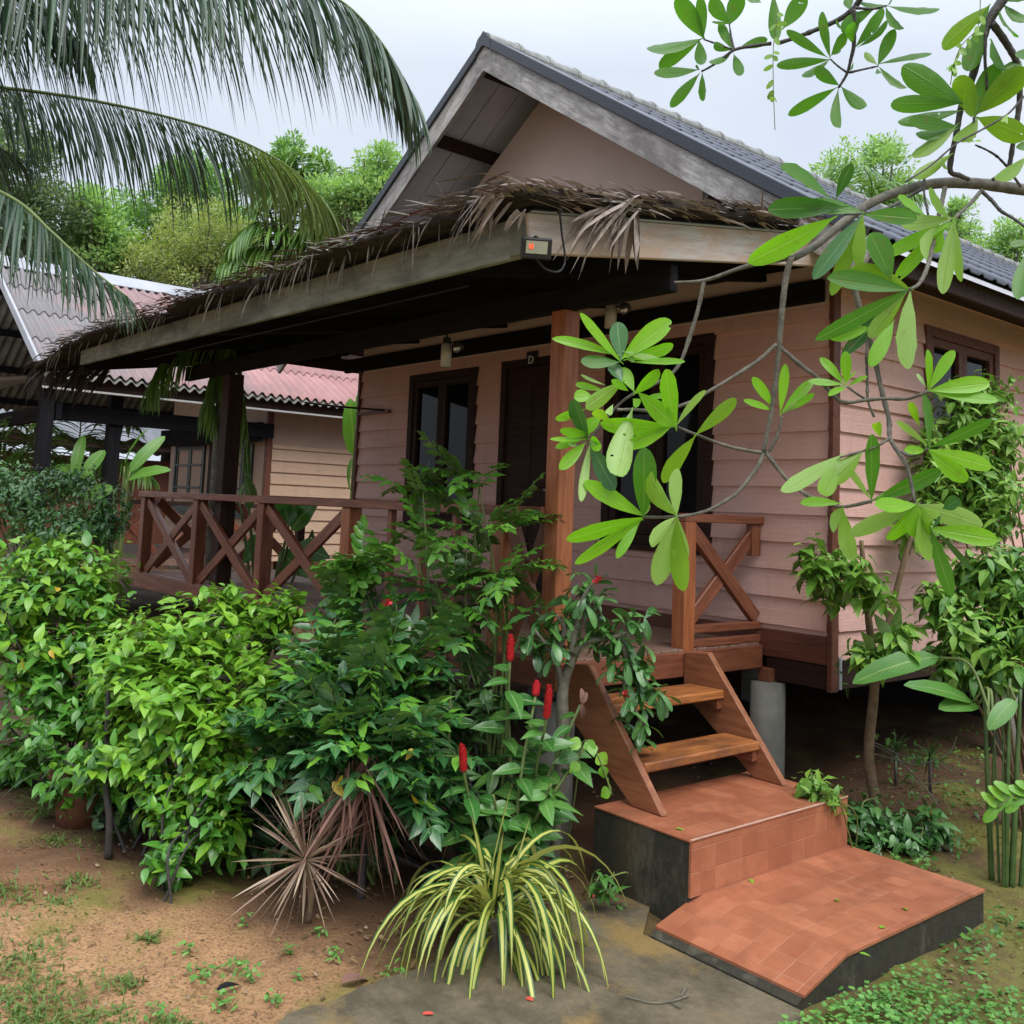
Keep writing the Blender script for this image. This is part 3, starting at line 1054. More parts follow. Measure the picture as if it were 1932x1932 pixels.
def bunch(px, py, n, lx, ly, spread, W, key):
    """dry leaf strips hanging together over the edge"""
    f_ = (lambda x, y: onx(x, y, XB + .10)) if px > 1000 else (lambda x, y: ony(x, y, -1.16))
    p0, p1 = f_(px, py), f_(lx, ly)
    ax = unit(p1 - p0)
    LL = np.linalg.norm(p1 - p0)
    P = p0 + rng.normal(0, 1, (n, 3)) * np.array([.045, .045, .012]) * spread
    hang(key, P, ax + rng.normal(0, .13, (n, 3)), rng.normal(0, 1, (n, 3)), LL * rng.uniform(.55, 1.05, n), rng.uniform(.5, 1.3, n) * W, .10, 5, .8)


bunch(1172, 388, 18, 1075, 470, 1.0, .022, 'thatch_pale')
bunch(1150, 385, 8, 1085, 515, 1.0, .024, 'thatch_pale')
bunch(1165, 395, 5, 1150, 520, .5, .02, 'thatch')
bunch(1203, 405, 3, 1180, 520, .2, .06, 'thatch_pale')
bunch(945, 372, 14, 885, 455, 1.0, .02, 'thatch_pale')
bunch(985, 395, 3, 945, 450, .3, .03, 'thatch_pale')
bunch(912, 375, 10, 890, 500, .8, .014, 'thatch')
bunch(1200, 385, 10, 1120, 400, .8, .03, 'thatch_pale')
for key, parts in HANG.items():
    P, D, N, L, W, G = (np.concatenate([q[i] for q in parts]) for i in range(6))
    straps('hanging_strands', P, D, N, L, W, MAT[key], tb, grav=G, seg=5, root=.7)

# rails
RT = 1.60


def rail_bay(parent, p, q, z0, z1, w=.045):
    """two crossing braces between two posts at p and q (xy)"""
    p, q = Vector((p[0], p[1], 0)), Vector((q[0], q[1], 0))
    d = (q - p).normalized()
    nrm = Vector((-d.y, d.x, 0))
    a = timber('brace', p + Vector((0, 0, z1)) + d * .02, q + Vector((0, 0, z0)) - d * .02, w, .095, MAT['red_wood'], parent)
    b = timber('brace', p + nrm * .012 + Vector((0, 0, z0)) + d * .02, q + nrm * .012 + Vector((0, 0, z1)) - d * .02, w - .012, .095, MAT['red_wood'], parent)


rl = timber('railing', (PXL - .02, .045, RT - .03), (-.12, .045, RT - .03), .13, .062, MAT['red_wood'], house)
s = 1.39
posts = [(-6.50, .11), (-5.10, .11), (-3.71, .11), (-2.31, .12), (-.54, .12)]
for x, w in posts:
    timber('rail_post', (x, .06, DZ - .06), (x, .06, RT - .062), w, .11, MAT['post_wood'] if x > -3 else MAT['red_wood'], rl, up=(0, 1, 0))
for (a, _), (b, _) in zip(posts[:3], posts[1:4]):
    rail_bay(rl, (a + .05, .05), (b - .05, .05), DZ + .01, RT - .10)
rail_bay(rl, (-.47, .05), (-.13, .05), DZ + .06, RT - .10)
for x in (-1.75, -1.36, -1.0):
    timber('baluster', (x, .05, DZ), (x, .05, RT - .062), .05, .05, MAT['red_wood'], rl, up=(0, 1, 0))
# left end rail
rl = timber('railing', (PXL + .06, .12, RT - .03), (PXL + .06, YW, RT - .03), .10, .05, MAT['dark_wood'], house)
for y in (1.0, YW - .06):
    timber('rail_post', (PXL + .06, y, DZ), (PXL + .06, y, RT - .056), .09, .09, MAT['dark_wood'], rl, up=(0, 1, 0))
rail_bay(rl, (PXL + .06, .16), (PXL + .06, .95), DZ + .06, RT - .1)
rail_bay(rl, (PXL + .06, 1.05), (PXL + .06, YW - .1), DZ + .06, RT - .1)
# right end rail beyond the steps
rl = timber('railing', (-.055, 1.115, RT - .028), (-.055, YW - .02, RT - .028), .10, .056, MAT['red_wood'], house)
timber('rail_post', (-.055, 1.165, DZ - .04), (-.055, 1.165, RT - .056), .105, .105, MAT['post_wood'], rl, up=(0, 1, 0))
timber('rail_block', (-.055, YW - .075, RT - .27), (-.055, YW - .075, RT - .057), .06, .09, MAT['red_wood'], rl, up=(0, 1, 0))
rail_bay(rl, (-.05, 1.20), (-.05, YW - .03), DZ + .16, RT - .10)
timber('rail_base', (-.05, 1.22, DZ + .115), (-.05, YW - .02, DZ + .115), .06, .05, MAT['red_wood'], rl)
timber('rail_base', (-.045, 1.22, DZ + .027), (-.045, YW - .02, DZ + .027), .06, .05, MAT['red_wood'], rl)

# ------------------------------------------------------------------ steps
st = thing('wooden_stairs', 'open wooden stair of two worn treads between brown stringers below the porch', 'stairs', (.4, .6, .107))
for y in (.08, 1.10):
    y0, y1 = (y - .022, y + .022)
    prof = [(.03, .745), (.215, .765), (.76, .108), (.55, .108), (.03, .50)]
    m = MB().prism(prof, 1, y0, y1)
    o = m.build('stringer', MAT['stringer'], st)
    bevel(o, .006, 1)
for xa, xb, z in ((.345, .60, .322), (.09, .345, .565)):
    timber('tread', ((xa + xb) / 2, .105, z - .025), ((xa + xb) / 2, 1.075, z - .025), xb - xa, .05, MAT['tread_wood'], st, bv=.008)
    MB().box((xa + .03, 1.03, z - .11), (xb - .02, 1.076, z - .053)).build('cleat', MAT['red_wood'], st)
    MB().box((xa + .03, .104, z - .11), (xb - .02, .15, z - .053)).build('cleat', MAT['red_wood'], st)


def m_tile(name, axis='z'):
    t = NT(name)
    v = t.coords('Object')
    sx = t.new('SeparateXYZ')
    t.link(v, sx.inputs[0])
    A, B = {'z': ('X', 'Y'), 'x': ('Y', 'Z')}[axis]
    ts = 0.104
    ca = t.math('DIVIDE', t.math('ADD', sx.outputs[A], 10.0), ts)
    cb_ = t.math('DIVIDE', t.math('ADD', sx.outputs[B], 10.023), ts)
    fa, fb = t.math('FRACT', ca), t.math('FRACT', cb_)
    ea = t.math('MINIMUM', fa, t.math('SUBTRACT', 1.0, fa))
    eb = t.math('MINIMUM', fb, t.math('SUBTRACT', 1.0, fb))
    e = t.math('MINIMUM', ea, eb)
    joint = t.ramp(e, [(0.010, 1.0), (0.026, 0.0)])
    cb = t.new('CombineXYZ')
    t.link(t.math('FLOOR', ca), cb.inputs[0])
    t.link(t.math('FLOOR', cb_), cb.inputs[1])
    wn_ = t.new('TexWhiteNoise')
    t.link(cb.outputs[0], wn_.inputs['Vector'])
    c = t.ramp(wn_.outputs['Value'], [(0.0, lin(152, 92, 64)), (0.6, lin(162, 99, 70)), (1.0, lin(172, 109, 78))])
    n = t.noise(v, 5, 5, 0.7)
    c = t.mix(t.ramp(n, [(0.35, 0.45), (0.6, 0.0)]), c, lin(122, 68, 50))
    dirt = t.noise(v, 1.8, 6, 0.7, 0.5)
    c = t.mix(t.ramp(t.noise(v, 2.6, 7, 0.7), [(0.52, 0.0), (0.70, 0.55)]), c, lin(96, 64, 48))
    jc = t.mix(t.ramp(dirt, [(0.45, 0.0), (0.6, 1.0)]), lin(146, 88, 66), lin(190, 150, 124))
    c = t.mix(t.math('MULTIPLY', joint, .35), c, jc)
    t.base(c, t.ramp(n, [(0.3, 0.32), (0.7, 0.55)]), 0.45)
    t.bump(t.math('MULTIPLY', joint, -1.0), 0.4, 0.004)
    return t.m


def m_dirty():
    t = NT('blackened_concrete')
    v = t.coords('Object', (1, 1, .35))
    n1 = t.noise(v, 4.2, 7, .75, 0)
    n2 = t.noise(t.coords('Object'), 14, 5, .7)
    c = t.mix(n2, lin(32, 31, 25), lin(62, 60, 48))
    c = t.mix(t.ramp(n1, [(.54, 0.0), (.70, .7)]), c, lin(104, 100, 86))
    c = t.mix(t.ramp(t.noise(v, 2.2, 4, .6), [(.60, 0.0), (.72, .4)]), c, lin(84, 68, 44))
    t.base(c, .8, .3)
    t.bump(n2, .6, .015)
    return t.m


MAT['tile'], MAT['tile_riser'], MAT['dirty'] = m_tile('terracotta_tile'), m_tile('terracotta_riser_tile', 'x'), m_dirty()
MAT['nosing'] = m_plain('pale_tile_edge', lin(186, 150, 132), .6, .2, 9, .05)
ts = thing('tiled_steps', 'two low concrete steps faced with orange red terracotta tiles at the stair foot', 'steps', (1.3, .6, GZ))
B0, B1, BY0, BY1, BT, ST = .44, 1.058, -.09, 1.222, .107, -.147
m = MB().box((B0, BY0, -.6), (B1 - .012, BY1, BT - .012))
m.build('block_core', MAT['dirty'], ts)
bevel(box('tread_tiles', (B0, BY0 - .006, BT - .012), (B1, BY1 + .004, BT), MAT['tile'], ts, 0), .004, 2)
MB().box((B1 - .012, BY0, ST + .001), (B1, BY1, BT - .0125)).build('riser_tiles', MAT['tile_riser'], ts)
MB().box((B1 - .008, BY0, BT - .001), (B1 + .003, BY1 + .004, BT + .003)).build('nosing', MAT['nosing'], ts)
S1 = 1.785
RY = -.30
m = MB()
m.add([(B1 + .001, 1.225, -.6), (S1 - .008, 1.225, -.6), (S1 - .008, 0, -.6), (S1 - .008, -.335, -.6), (B1 - .02, -.335, -.6),
       (B1 + .001, 1.225, ST - .012), (S1 - .008, 1.225, ST - .012), (S1 - .008, -.005, ST - .012), (S1 - .008, RY, -.236), (S1 - .008, -.335, -.256), (B1 - .02, -.335, -.256), (B1 - .02, RY, -.236), (B1 - .02, -.005, ST - .012), (B1 - .02, -.005, -.6), (B1 + .001, -.005, -.6)],
      [(5, 12, 7, 6), (12, 11, 8, 7), (11, 10, 9, 8), (10, 4, 3, 9), (0, 5, 6, 1), (1, 6, 7, 2), (2, 7, 8, 9, 3), (4, 10, 11, 12, 13), (14, 13, 12, 5, 0)])
m.build('landing_core', MAT['dirty'], ts)
m = MB()
m.add([(B1 + .001, 1.228, ST), (S1, 1.228, ST), (S1, 0, ST), (B1 - .022, 0, ST), (S1, RY, -.224), (B1 - .022, RY, -.224),
       (B1 + .001, 1.228, ST - .012), (S1, 1.228, ST - .012), (S1, 0, ST - .012), (B1 - .022, 0, ST - .012), (S1, RY, -.236), (B1 - .022, RY, -.236)],
      [(3, 2, 1, 0), (5, 4, 2, 3), (1, 7, 6, 0), (2, 8, 7, 1), (4, 10, 8, 2), (5, 11, 10, 4), (3, 9, 11, 5)])
lt = m.build('landing_tiles', MAT['tile'], ts)

# ------------------------------------------------------------------ fittings on the house
fl = thing('floodlight', 'small black floodlight with a glowing red dot at the porch roof corner', 'lamp', tuple(at(1012, 468, 4.3)))
c0 = np.array([.80, -1.03, 2.765])
c0 = at(1012, 469, 4.30)
fx = unit(np.array([.55, .83, 0.0]))          # panel faces out from the corner
fn = unit(np.array([.80, -.58, -.25]))
fu = unit(np.cross(fx, fn)) * -1
fu = fu if fu[2] > 0 else -fu
fx = np.cross(fu, fn)


def panel(name, w, h, d0, d1, mat, parent, ox=0, oy=0):
    vs = [tuple(c0 + fx * (ox + sx * w / 2) + fu * (oy + sy * h / 2) + fn * d) for d in (d0, d1) for sy in (-1, 1) for sx in (-1, 1)]
    o = MB().add(vs, [(0, 2, 3, 1), (4, 5, 7, 6), (0, 1, 5, 4), (2, 6, 7, 3), (0, 4, 6, 2), (1, 3, 7, 5)]).build(name, mat, parent)
    return o


hb = panel('housing', .135, .095, -.03, .012, MAT['black_plastic'], fl)
bevel(hb, .008, 2)
panel('lens', .095, .055, .0125, .016, m_plain('floodlight_lens', lin(150, 150, 132), .25, .15, 20, 0), fl, 0, .005)
rd = NT('red_indicator')
rd.base((.9, .03, .01, 1))
rd.b.inputs['Emission Color'].default_value = (1, .05, .02, 1)
rd.b.inputs['Emission Strength'].default_value = 1.2
panel('indicator', .016, .018, .0165, .019, rd.m, fl, -.024, .008)
m = MB()
m.tube([c0 - fn * .03, c0 - fn * .08 + fu * .05], .012)
m.build('bracket', MAT['black_plastic'], fl)
cb = MB().tube(spline([onx(1052, 366, .87), onx(1056, 400, .86), onx(1060, 440, .85), onx(1066, 490, .85), onx(1055, 512, .85), onx(1030, 508, .85), c0 - fn * .02 - fu * .04], 6), .005).build('cable', MAT['black_plastic'], fl)
MB().tube([onx(1055, 388, .865), onx(1057, 402, .86)], .012).build('cable_joint', MAT['black_plastic'], fl)

for px, py, lab in ((843, 671, 'off white cylinder lamp hanging under the porch beam by the first window'), (1153, 598, 'off white cylinder lamp under the porch ceiling behind the corner post')):
    d = 7.6 if px < 900 else 7.0
    p = at(px, py - 22, d)
    lo = at(px + 3, py + 22, d)
    h = p[2] - lo[2]
    lp = thing('porch_lamp', lab, 'lamp', tuple(p), 'cylinder lamps under the porch roof')
    MB().tube([p, p - np.array([0, 0, h])], .042, 20).build('lamp_body', MAT['lamp_white'], lp, True)
    MB().tube([p + np.array([0, 0, .0]), p + np.array([0, 0, .05])], .03, 14).tube([p + np.array([.0, 0, .05]), p + np.array([.0, .0, .25])], .008, 8).build('lamp_neck', MAT['black_plastic'], lp)
    q = p + np.array([.11, .03, -.02])
    MB().tube([q, q + np.array([.01, -.03, -.05])], [.045, .02], 16).tube([q, q + np.array([-.1, -.03, .04])], .008, 8).build('spot_head', MAT['chrome'], lp, True)
    MB().box((p[0] - .08, p[1] - .06, p[2] + .2), (p[0] + .2, p[1] + .06, p[2] + .24)).build('lamp_mount', MAT['dark_wood'], lp)

sg = thing('room_sign', 'small dark room plate with a white letter D above the door', 'sign', (-2.46, YW - .04, 2.92))
m = MB().box((-2.535, YW - .045, 2.863), (-2.395, YW - .032, 2.985))
bevel(m.build('plate', MAT['black_plastic'], sg), .004, 1)
cu = bpy.data.curves.new('letter', 'FONT')
cu.body = 'D'
cu.size = .10
cu.extrude = .003
tmp = bpy.data.objects.new('tmp', cu)
COL.objects.link(tmp)
bpy.context.view_layer.update()
me = bpy.data.meshes.new_from_object(tmp.evaluated_get(bpy.context.evaluated_depsgraph_get()))
bpy.data.objects.remove(tmp)
vs = np.array([v.co for v in me.vertices])
for v in me.vertices:
    x, y, z = v.co
    v.co = (-2.505 + x, YW - .047 - z, 2.875 + y)
me.name = 'letter'
me.materials.clear()
link('letter', me, m_plain('white_paint', lin(225, 225, 222), .5, .05, 5, 0), sg)

br = thing('wall_bracket', 'thin dark metal rail bracketed off the front wall beside its far corner', 'bracket', (-5.1, YW - .1, 2.57))
MB().tube([(-5.42, YW - .30, 2.62), (-4.80, YW - .06, 2.57)], .012).tube([(-5.42, YW - .30, 2.62), (-5.9, YW - .42, 2.68)], .010).build('rail_tube', MAT['dark_wood'], br)
MB().box((-5.37, YW - .06, 2.54), (-4.72, YW - .025, 2.575)).build('rail_plate', MAT['trim_wood'], br)

# ------------------------------------------------------------------ the neighbouring bungalow
NXE, NRX, NY0, NY1, NEZ, NSL = -9.5, -13.0, -.34, 13.0, 3.13, .585
NRZ = NEZ + NSL * (NXE - NRX)
nb = thing('bungalow', 'tan neighbouring bungalow with pink corrugated roof and pale verge, beyond the porch', 'house', (-12, 5, GZ))
t = NT('faded_pink_roof_sheet')
v = t.coords('Object')
sx = t.new('SeparateXYZ')
t.link(v, sx.inputs[0])
nn_ = t.noise(v, 1.6, 6, .65)
wear = t.ramp(t.math('ADD', t.math('MULTIPLY', sx.outputs['Y'], .14), t.math('MULTIPLY', nn_, .9)), [(0.45, 1.0), (0.95, 0.0)])
c = t.mix(t.ramp(nn_, [(.3, 0.0), (.7, 1.0)]), lin(140, 98, 96), lin(166, 126, 124))
c = t.mix(wear, c, lin(118, 115, 117))
c = t.mix(t.ramp(t.noise(t.coords('Object', (.4, 7, 1)), 2.0, 5, .7), [(.5, 0.0), (.7, .5)]), c, lin(120, 104, 104))
t.base(c, .6, .3)
MAT['pink_sheet'] = t.m
MAT['grey_sheet'] = m_plain('grey_fibre_sheet', lin(150, 152, 158), .55, .2, .9, .08)
MAT['shed_sheet'] = m_plain('pale_grey_shed_sheet', lin(122, 127, 136), .6, .2, 1.2, .05)
MAT['old_sheet'] = m_plain('stained_sheet_underside', lin(112, 112, 104), .8, .5, 2.2, .1)
MAT['neigh_frame'] = m_plain('dark_green_frame', lin(44, 58, 52), .45, .15, 6, 0)


def sheet(name, x0, x1, zf, y0, y1, mat, parent, courses, pitch=.15, amp=.03, rev=False):
    ny = int((y1 - y0) / pitch * 8)
    ys = np.linspace(y0, y1, ny)
    pf = amp * np.sin(ys / pitch * 2 * np.pi)
    V, F = [], []
    for k in range(courses):
        xa, xb = x0 + (x1 - x0) * k / courses, x0 + (x1 - x0) * (k + 1) / courses
        for x, l in ((xa, 0), (xb + (x1 - x0) * .01, .028), (xb + (x1 - x0) * .01, .016)):
            V.append(np.stack([np.full(ny, x), ys, zf(x) + pf + l], -1))
        for r in range(2):
            i = np.arange(ny - 1) + (k * 3 + r) * ny
            F.append(np.stack([i, i + 1, i + 1 + ny, i + ny], -1))
    return np_mesh(name, np.concatenate(V), np.concatenate(F), mat, parent)


nrz = lambda x: NRZ - NSL * abs(x - NRX)
sheet('roof', NRX, NXE, nrz, NY0, NY1, MAT['pink_sheet'], nb, 4)
sheet('roof', NRX, NRX - 3.5, nrz, NY0, NY1, MAT['pink_sheet'], nb, 4)
MB().prism([(NRX - .25, nrz(NRX - .25) + .03), (NRX, NRZ + .09), (NRX + .25, nrz(NRX + .25) + .03), (NRX + .25, nrz(NRX + .25) + .045), (NRX, NRZ + .11), (NRX - .25, nrz(NRX - .25) + .045)], 1, NY0, NY1).build('ridge_cap', MAT['grey_sheet'], nb)
for sg_ in (1, -1):
    xe = NRX + sg_ * 3.52
    timber('verge_trim', (NRX, NY0 - .02, NRZ - .02), (xe, NY0 - .02, nrz(xe) - .02), .04, .12, MAT['grey_sheet'], nb)
    sheet('soffit', NRX, xe, lambda x: nrz(x) - .06, NY0 + .01, NY1, MAT['old_sheet'], nb, 1)
    for f in (.12, .38, .64, .88):
        x = NRX + (xe - NRX) * f
        box('purlin', (x - .03, NY0 + .03, nrz(x) - .22), (x + .03, NY1 - .6, nrz(x) - .10), MAT['black_wood'], nb, 0)
timber('eave_fascia', (NXE - .08, NY0 + .02, NEZ - .13), (NXE - .08, NY1, NEZ - .13), .03, .15, MAT['dark_wood'], nb)
timber('eave_gutter', (NXE - .06, NY0 + .02, NEZ - .225), (NXE - .06, NY1, NEZ - .225), .02, .03, MAT['white_metal'], nb)
NW0, NW1, NWY = -14.15, -10.1, 3.22
NWIN = [(-13.85, -12.55, 1.30, 2.50), (-11.35, -10.65, 1.30, 2.42)]
lap_wall('side_wall', MAT['siding_tan'], nb, 0, NW1, NWY + .05, NY1 - .5, .6, 2.42, (), 1)
box('upper_side_wall', (NW1 - .05, NWY + .05, 2.42), (NW1, NY1 - .5, 3.3), MAT['tan_wall'], nb, 0)
lap_wall('front_wall', MAT['siding_tan'], nb, 1, NWY, NW0, NW1 - .02, .6, 1.5, (), -1)
MB().box((NW0, NWY, 1.5), (NW1 - .05, NWY + .05, 3.4)).box((NW0, NWY + .06, .6), (NW0 + .05, NY1 - .5, 3.4)).build('upper_wall', MAT['tan_wall'], nb)
box('corner_board', (NW1 - .06, NWY - .05, .6), (NW1 + .03, NWY + .04, 3.3), MAT['trim_wood'], nb)
for wv in NWIN:
    f = window('window', 1, NWY, wv, nb, -1, frame=MAT['neigh_frame'])
    m = MB()
    for zz in (1.7, 2.1):
        m.box((wv[0] + .05, NWY - .045, zz), (wv[1] - .05, NWY - .02, zz + .03))
    m.build('glazing_bar', MAT['neigh_frame'], f)
MB().box((-12.35, NWY - .02, .75), (-11.55, NWY + .03, 2.6)).build('door', MAT['dark_wood'], nb)
for x, y in ((-9.75, -.2), (-10.02, .78), (-14.0, -.2)):
    timber('porch_post', (x, y, GZ), (x, y, 3.05), .17, .17, MAT['black_wood'], nb, up=(0, 1, 0))
timber('porch_beam', (-9.9, NY0 + .1, 2.62), (-10.0, NWY, 2.62), .08, .22, MAT['black_wood'], nb)
timber('porch_beam', (-14.1, -.05, 2.62), (-9.7, -.05, 2.62), .08, .22, MAT['black_wood'], nb)
timber('porch_beam', (-14.1, NWY - .2, 2.6), (-10.0, NWY - .2, 2.6), .08, .3, MAT['black_wood'], nb)
for y in (.6, 1.5, 2.4):
    timber('rafter', (-13.0, y, NRZ - .16), (NXE - .1, y, nrz(NXE - .1) - .16), .06, .12, MAT['black_wood'], nb)
MB().box((-14.1, -.2, .55), (-10.0, NWY - .06, .64)).build('deck_boards', MAT['deck_wood'], nb)
rl = timber('railing', (-10.0, -.15, 1.45), (-10.0, NWY - .05, 1.45), .08, .06, MAT['dark_wood'], nb)
for y in (0, .8, 1.6, 2.4):
    rail_bay(rl, (-10.0, y), (-10.0, y + .75), .7, 1.4)
# front lean-to of the neighbour, seen at the photo's edge
sl_ = MB()
ny = 60
xs = np.linspace(-16.5, -9.72, 300)
pf = .025 * np.sin(xs / .16 * 2 * np.pi)
V = np.concatenate([np.stack([xs, np.full(300, y), z + pf], -1) for y, z in ((-.3, 3.05), (-1.5, 2.84))])
i = np.arange(299)
np_mesh('porch_roof', V, np.stack([i, i + 1, i + 301, i + 300], -1), MAT['grey_sheet'], nb)
timber('porch_fascia', (-16.5, -1.45, 2.74), (-9.8, -1.45, 2.74), .03, .14, MAT['dark_wood'], nb)

# far sheds beyond the neighbour
fs = thing('shed', 'far low shed with a pale grey corrugated roof behind the neighbour porch', 'shed', (-24, 8, GZ))
SE = -20.0
fz = lambda x: 2.84 + .42 * (SE - x) if x > SE - 4 else 2.84 + .42 * 4 - .42 * (SE - 4 - x)
sheet('roof', SE - 4, SE, fz, 1.0, 16, MAT['shed_sheet'], fs, 1, pitch=.55, amp=.05)
sheet('roof', SE - 4, SE - 8, fz, 1.0, 16, MAT['shed_sheet'], fs, 1, pitch=.55, amp=.05)
timber('eave_fascia', (SE - .1, 1.0, 2.84 - .16), (SE - .1, 16, 2.84 - .16), .05, .16, MAT['dark_wood'], fs)
MB().box((SE - 7, 1.5, GZ), (SE - .8, 15.5, 2.4)).build('wall', MAT['trim_wood'], fs)

# ------------------------------------------------------------------ foliage materials
LF = {}
LF['hedge'] = m_leaf('hedge_leaf', (0.034, 0.155, 0.018, 1), (0.150, 0.430, 0.045, 1), (0.09, 0.17, 0.05, 1), .30, .27, spots=.45, wet=.65)
LF['lime'] = m_leaf('lime_hedge_leaf', (0.115, 0.330, 0.018, 1), (0.340, 0.600, 0.050, 1), (0.14, 0.22, 0.05, 1), .34, .28, spots=.45, wet=.65)
LF['glossy'] = m_leaf('glossy_dark_leaf', (0.016, 0.092, 0.026, 1), (0.068, 0.220, 0.055, 1), (0.06, 0.13, 0.05, 1), .18, .2, wet=.75, spots=.45)
LF['glossy_new'] = m_leaf('glossy_young_leaf', (0.060, 0.220, 0.020, 1), (0.18, 0.42, 0.045, 1), (0.1, 0.19, 0.05, 1), .25, .24, wet=.7)
LF['tall'] = m_leaf('tall_shrub_leaf', (0.030, 0.120, 0.028, 1), (0.110, 0.290, 0.062, 1), (0.07, 0.15, 0.05, 1), .22, .25, wet=.7)
LF['ginger'] = m_leaf('ginger_leaf', (0.030, 0.135, 0.024, 1), (0.120, 0.290, 0.055, 1), (0.10, 0.20, 0.08, 1), .25, .26, wet=.65, vein=(.35, .5, .2, 1))
LF['dark'] = m_leaf('dark_shade_leaf', (0.012, 0.050, 0.011, 1), (0.045, 0.125, 0.025, 1), (0.03, 0.07, 0.02, 1), .2, .4)
LF['mid'] = m_leaf('mid_green_leaf', (0.040, 0.150, 0.022, 1), (0.140, 0.330, 0.055, 1), (0.09, 0.17, 0.06, 1), .28, .36, spots=.45)
LF['light'] = m_leaf('light_green_leaf', (0.110, 0.280, 0.028, 1), (0.340, 0.560, 0.095, 1), (0.13, 0.22, 0.07, 1), .33, .38, spots=.45)
LF['glossy'].node_tree.nodes['Principled BSDF'].inputs['Roughness'].default_value = .27
LF['yellow'] = m_leaf('yellowed_leaf', (0.45, 0.30, 0.02, 1), (0.62, 0.46, 0.05, 1), (0.5, 0.38, 0.06, 1), .3, .45)
LF['banana'] = m_leaf('banana_leaf', (0.07, 0.22, 0.025, 1), (0.17, 0.36, 0.05, 1), (0.13, 0.27, 0.07, 1), .4, .35)
LF['palm'] = m_leaf('palm_leaflet', (0.010, 0.036, 0.018, 1), (0.042, 0.100, 0.042, 1), (0.055, 0.10, 0.045, 1), .22, .32, vein=(.2, .25, .1, 1), vein_amt=.3)
LF['palm_tip'] = m_leaf('yellow_palm_leaflet', (0.085, 0.15, 0.03, 1), (0.26, 0.30, 0.07, 1), (0.16, 0.22, 0.07, 1), .3, .35, vein_amt=.3)
LF['palm_young'] = m_leaf('young_palm_leaflet', (0.06, 0.17, 0.025, 1), (0.20, 0.33, 0.06, 1), (0.13, 0.23, 0.06, 1), .35, .35, vein_amt=.3)
LF['spider'] = m_leaf('variegated_strap', (0.42, 0.44, 0.08, 1), (0.60, 0.58, 0.16, 1), (0.48, 0.5, 0.16, 1), .22, .32, vein=(0.62, .6, .22, 1), vein_amt=.3, edge=(0.035, 0.115, 0.02, 1), tint=(1.1, 1.1, .5))
_n, _l = LF['spider'].node_tree.nodes, LF['spider'].node_tree.links
_b = LF['spider'].node_tree.nodes['Principled BSDF']
_src = _b.inputs['Base Color'].links[0].from_socket
_uv, _sx, _rp, _mx = _n.new('ShaderNodeUVMap'), _n.new('ShaderNodeSeparateXYZ'), _n.new('ShaderNodeValToRGB'), _n.new('ShaderNodeMixRGB')
_l.new(_uv.outputs[0], _sx.inputs[0])
_l.new(_sx.outputs['Y'], _rp.inputs['Fac'])
_rp.color_ramp.elements[0].position, _rp.color_ramp.elements[1].position = .90, .97
_l.new(_rp.outputs['Color'], _mx.inputs['Fac'])
_l.new(_src, _mx.inputs['Color1'])
_mx.inputs['Color2'].default_value = (.22, .13, .06, 1)
_l.new(_mx.outputs[0], _b.inputs['Base Color'])
LF['dead'] = m_leaf('dry_strap_leaf', (0.32, 0.235, 0.165, 1), (0.58, 0.46, 0.34, 1), (0.30, 0.2, 0.15, 1), .1, .6, vein=(.42, .3, .22, 1), wet=.2, tint=(1, .9, .8))
LF['dead_dark'] = m_leaf('brown_dry_leaf', (0.13, 0.062, 0.052, 1), (0.27, 0.15, 0.12, 1), (0.16, 0.08, 0.06, 1), .08, .65, vein=(.25, .15, .1, 1), wet=.2, tint=(1, .9, .8))
LF['cover'] = m_leaf('ground_cover_leaf', (0.060, 0.200, 0.030, 1), (0.170, 0.400, 0.075, 1), (0.1, 0.2, 0.06, 1), .25, .5)
LF['grass'] = m_leaf('grass_blade', (0.06, 0.13, 0.02, 1), (0.17, 0.25, 0.05, 1), (0.12, 0.19, 0.05, 1), .3, .5)
LF['litter'] = m_leaf('dry_litter', (0.075, 0.045, 0.025, 1), (0.26, 0.155, 0.075, 1), (0.16, 0.1, 0.05, 1), .05, .8, wet=.2)
# big tree over the view: mature, yellowing, and lime with painted backlight; paler below
LF['canopy'] = m_leaf('canopy_leaf', (0.045, 0.155, 0.018, 1), (0.110, 0.270, 0.024, 1), (0.095, 0.230, 0.030, 1), .52, .34, vein=(.30, .40, .12, 1), vein_amt=.30, tint=(1.3, 1.6, .5), spots=.35, holes=.75)
LF['canopy_fresh'] = m_leaf('canopy_fresh_leaf', (0.155, 0.390, 0.018, 1), (0.280, 0.540, 0.030, 1), (0.19, 0.33, 0.07, 1), .5, .32, vein=(.42, .55, .18, 1), vein_amt=.30, tint=(1.3, 1.5, .5), spots=.35, holes=.75)
LF['canopy_pale'] = m_leaf('canopy_pale_leaf', (0.240, 0.430, 0.080, 1), (0.360, 0.540, 0.150, 1), (0.290, 0.460, 0.120, 1), .42, .36, vein=(.5, .58, .3, 1), vein_amt=.30, tint=(1.2, 1.3, .7), spots=.35, holes=.75)
LF['canopy_olive'] = m_leaf('canopy_olive_leaf', (0.120, 0.290, 0.016, 1), (0.240, 0.410, 0.024, 1), (0.190, 0.350, 0.030, 1), .52, .36, vein=(.4, .42, .12, 1), vein_amt=.30, tint=(1.3, 1.35, .4), spots=.35, holes=.75)
LF['canopy_dark'] = m_leaf('canopy_deep_leaf', (0.03, 0.115, 0.03, 1), (0.07, 0.19, 0.05, 1), (0.15, 0.24, 0.10, 1), .25, .26, vein=(.25, .42, .2, 1), vein_amt=.30, spots=.35, holes=.75)
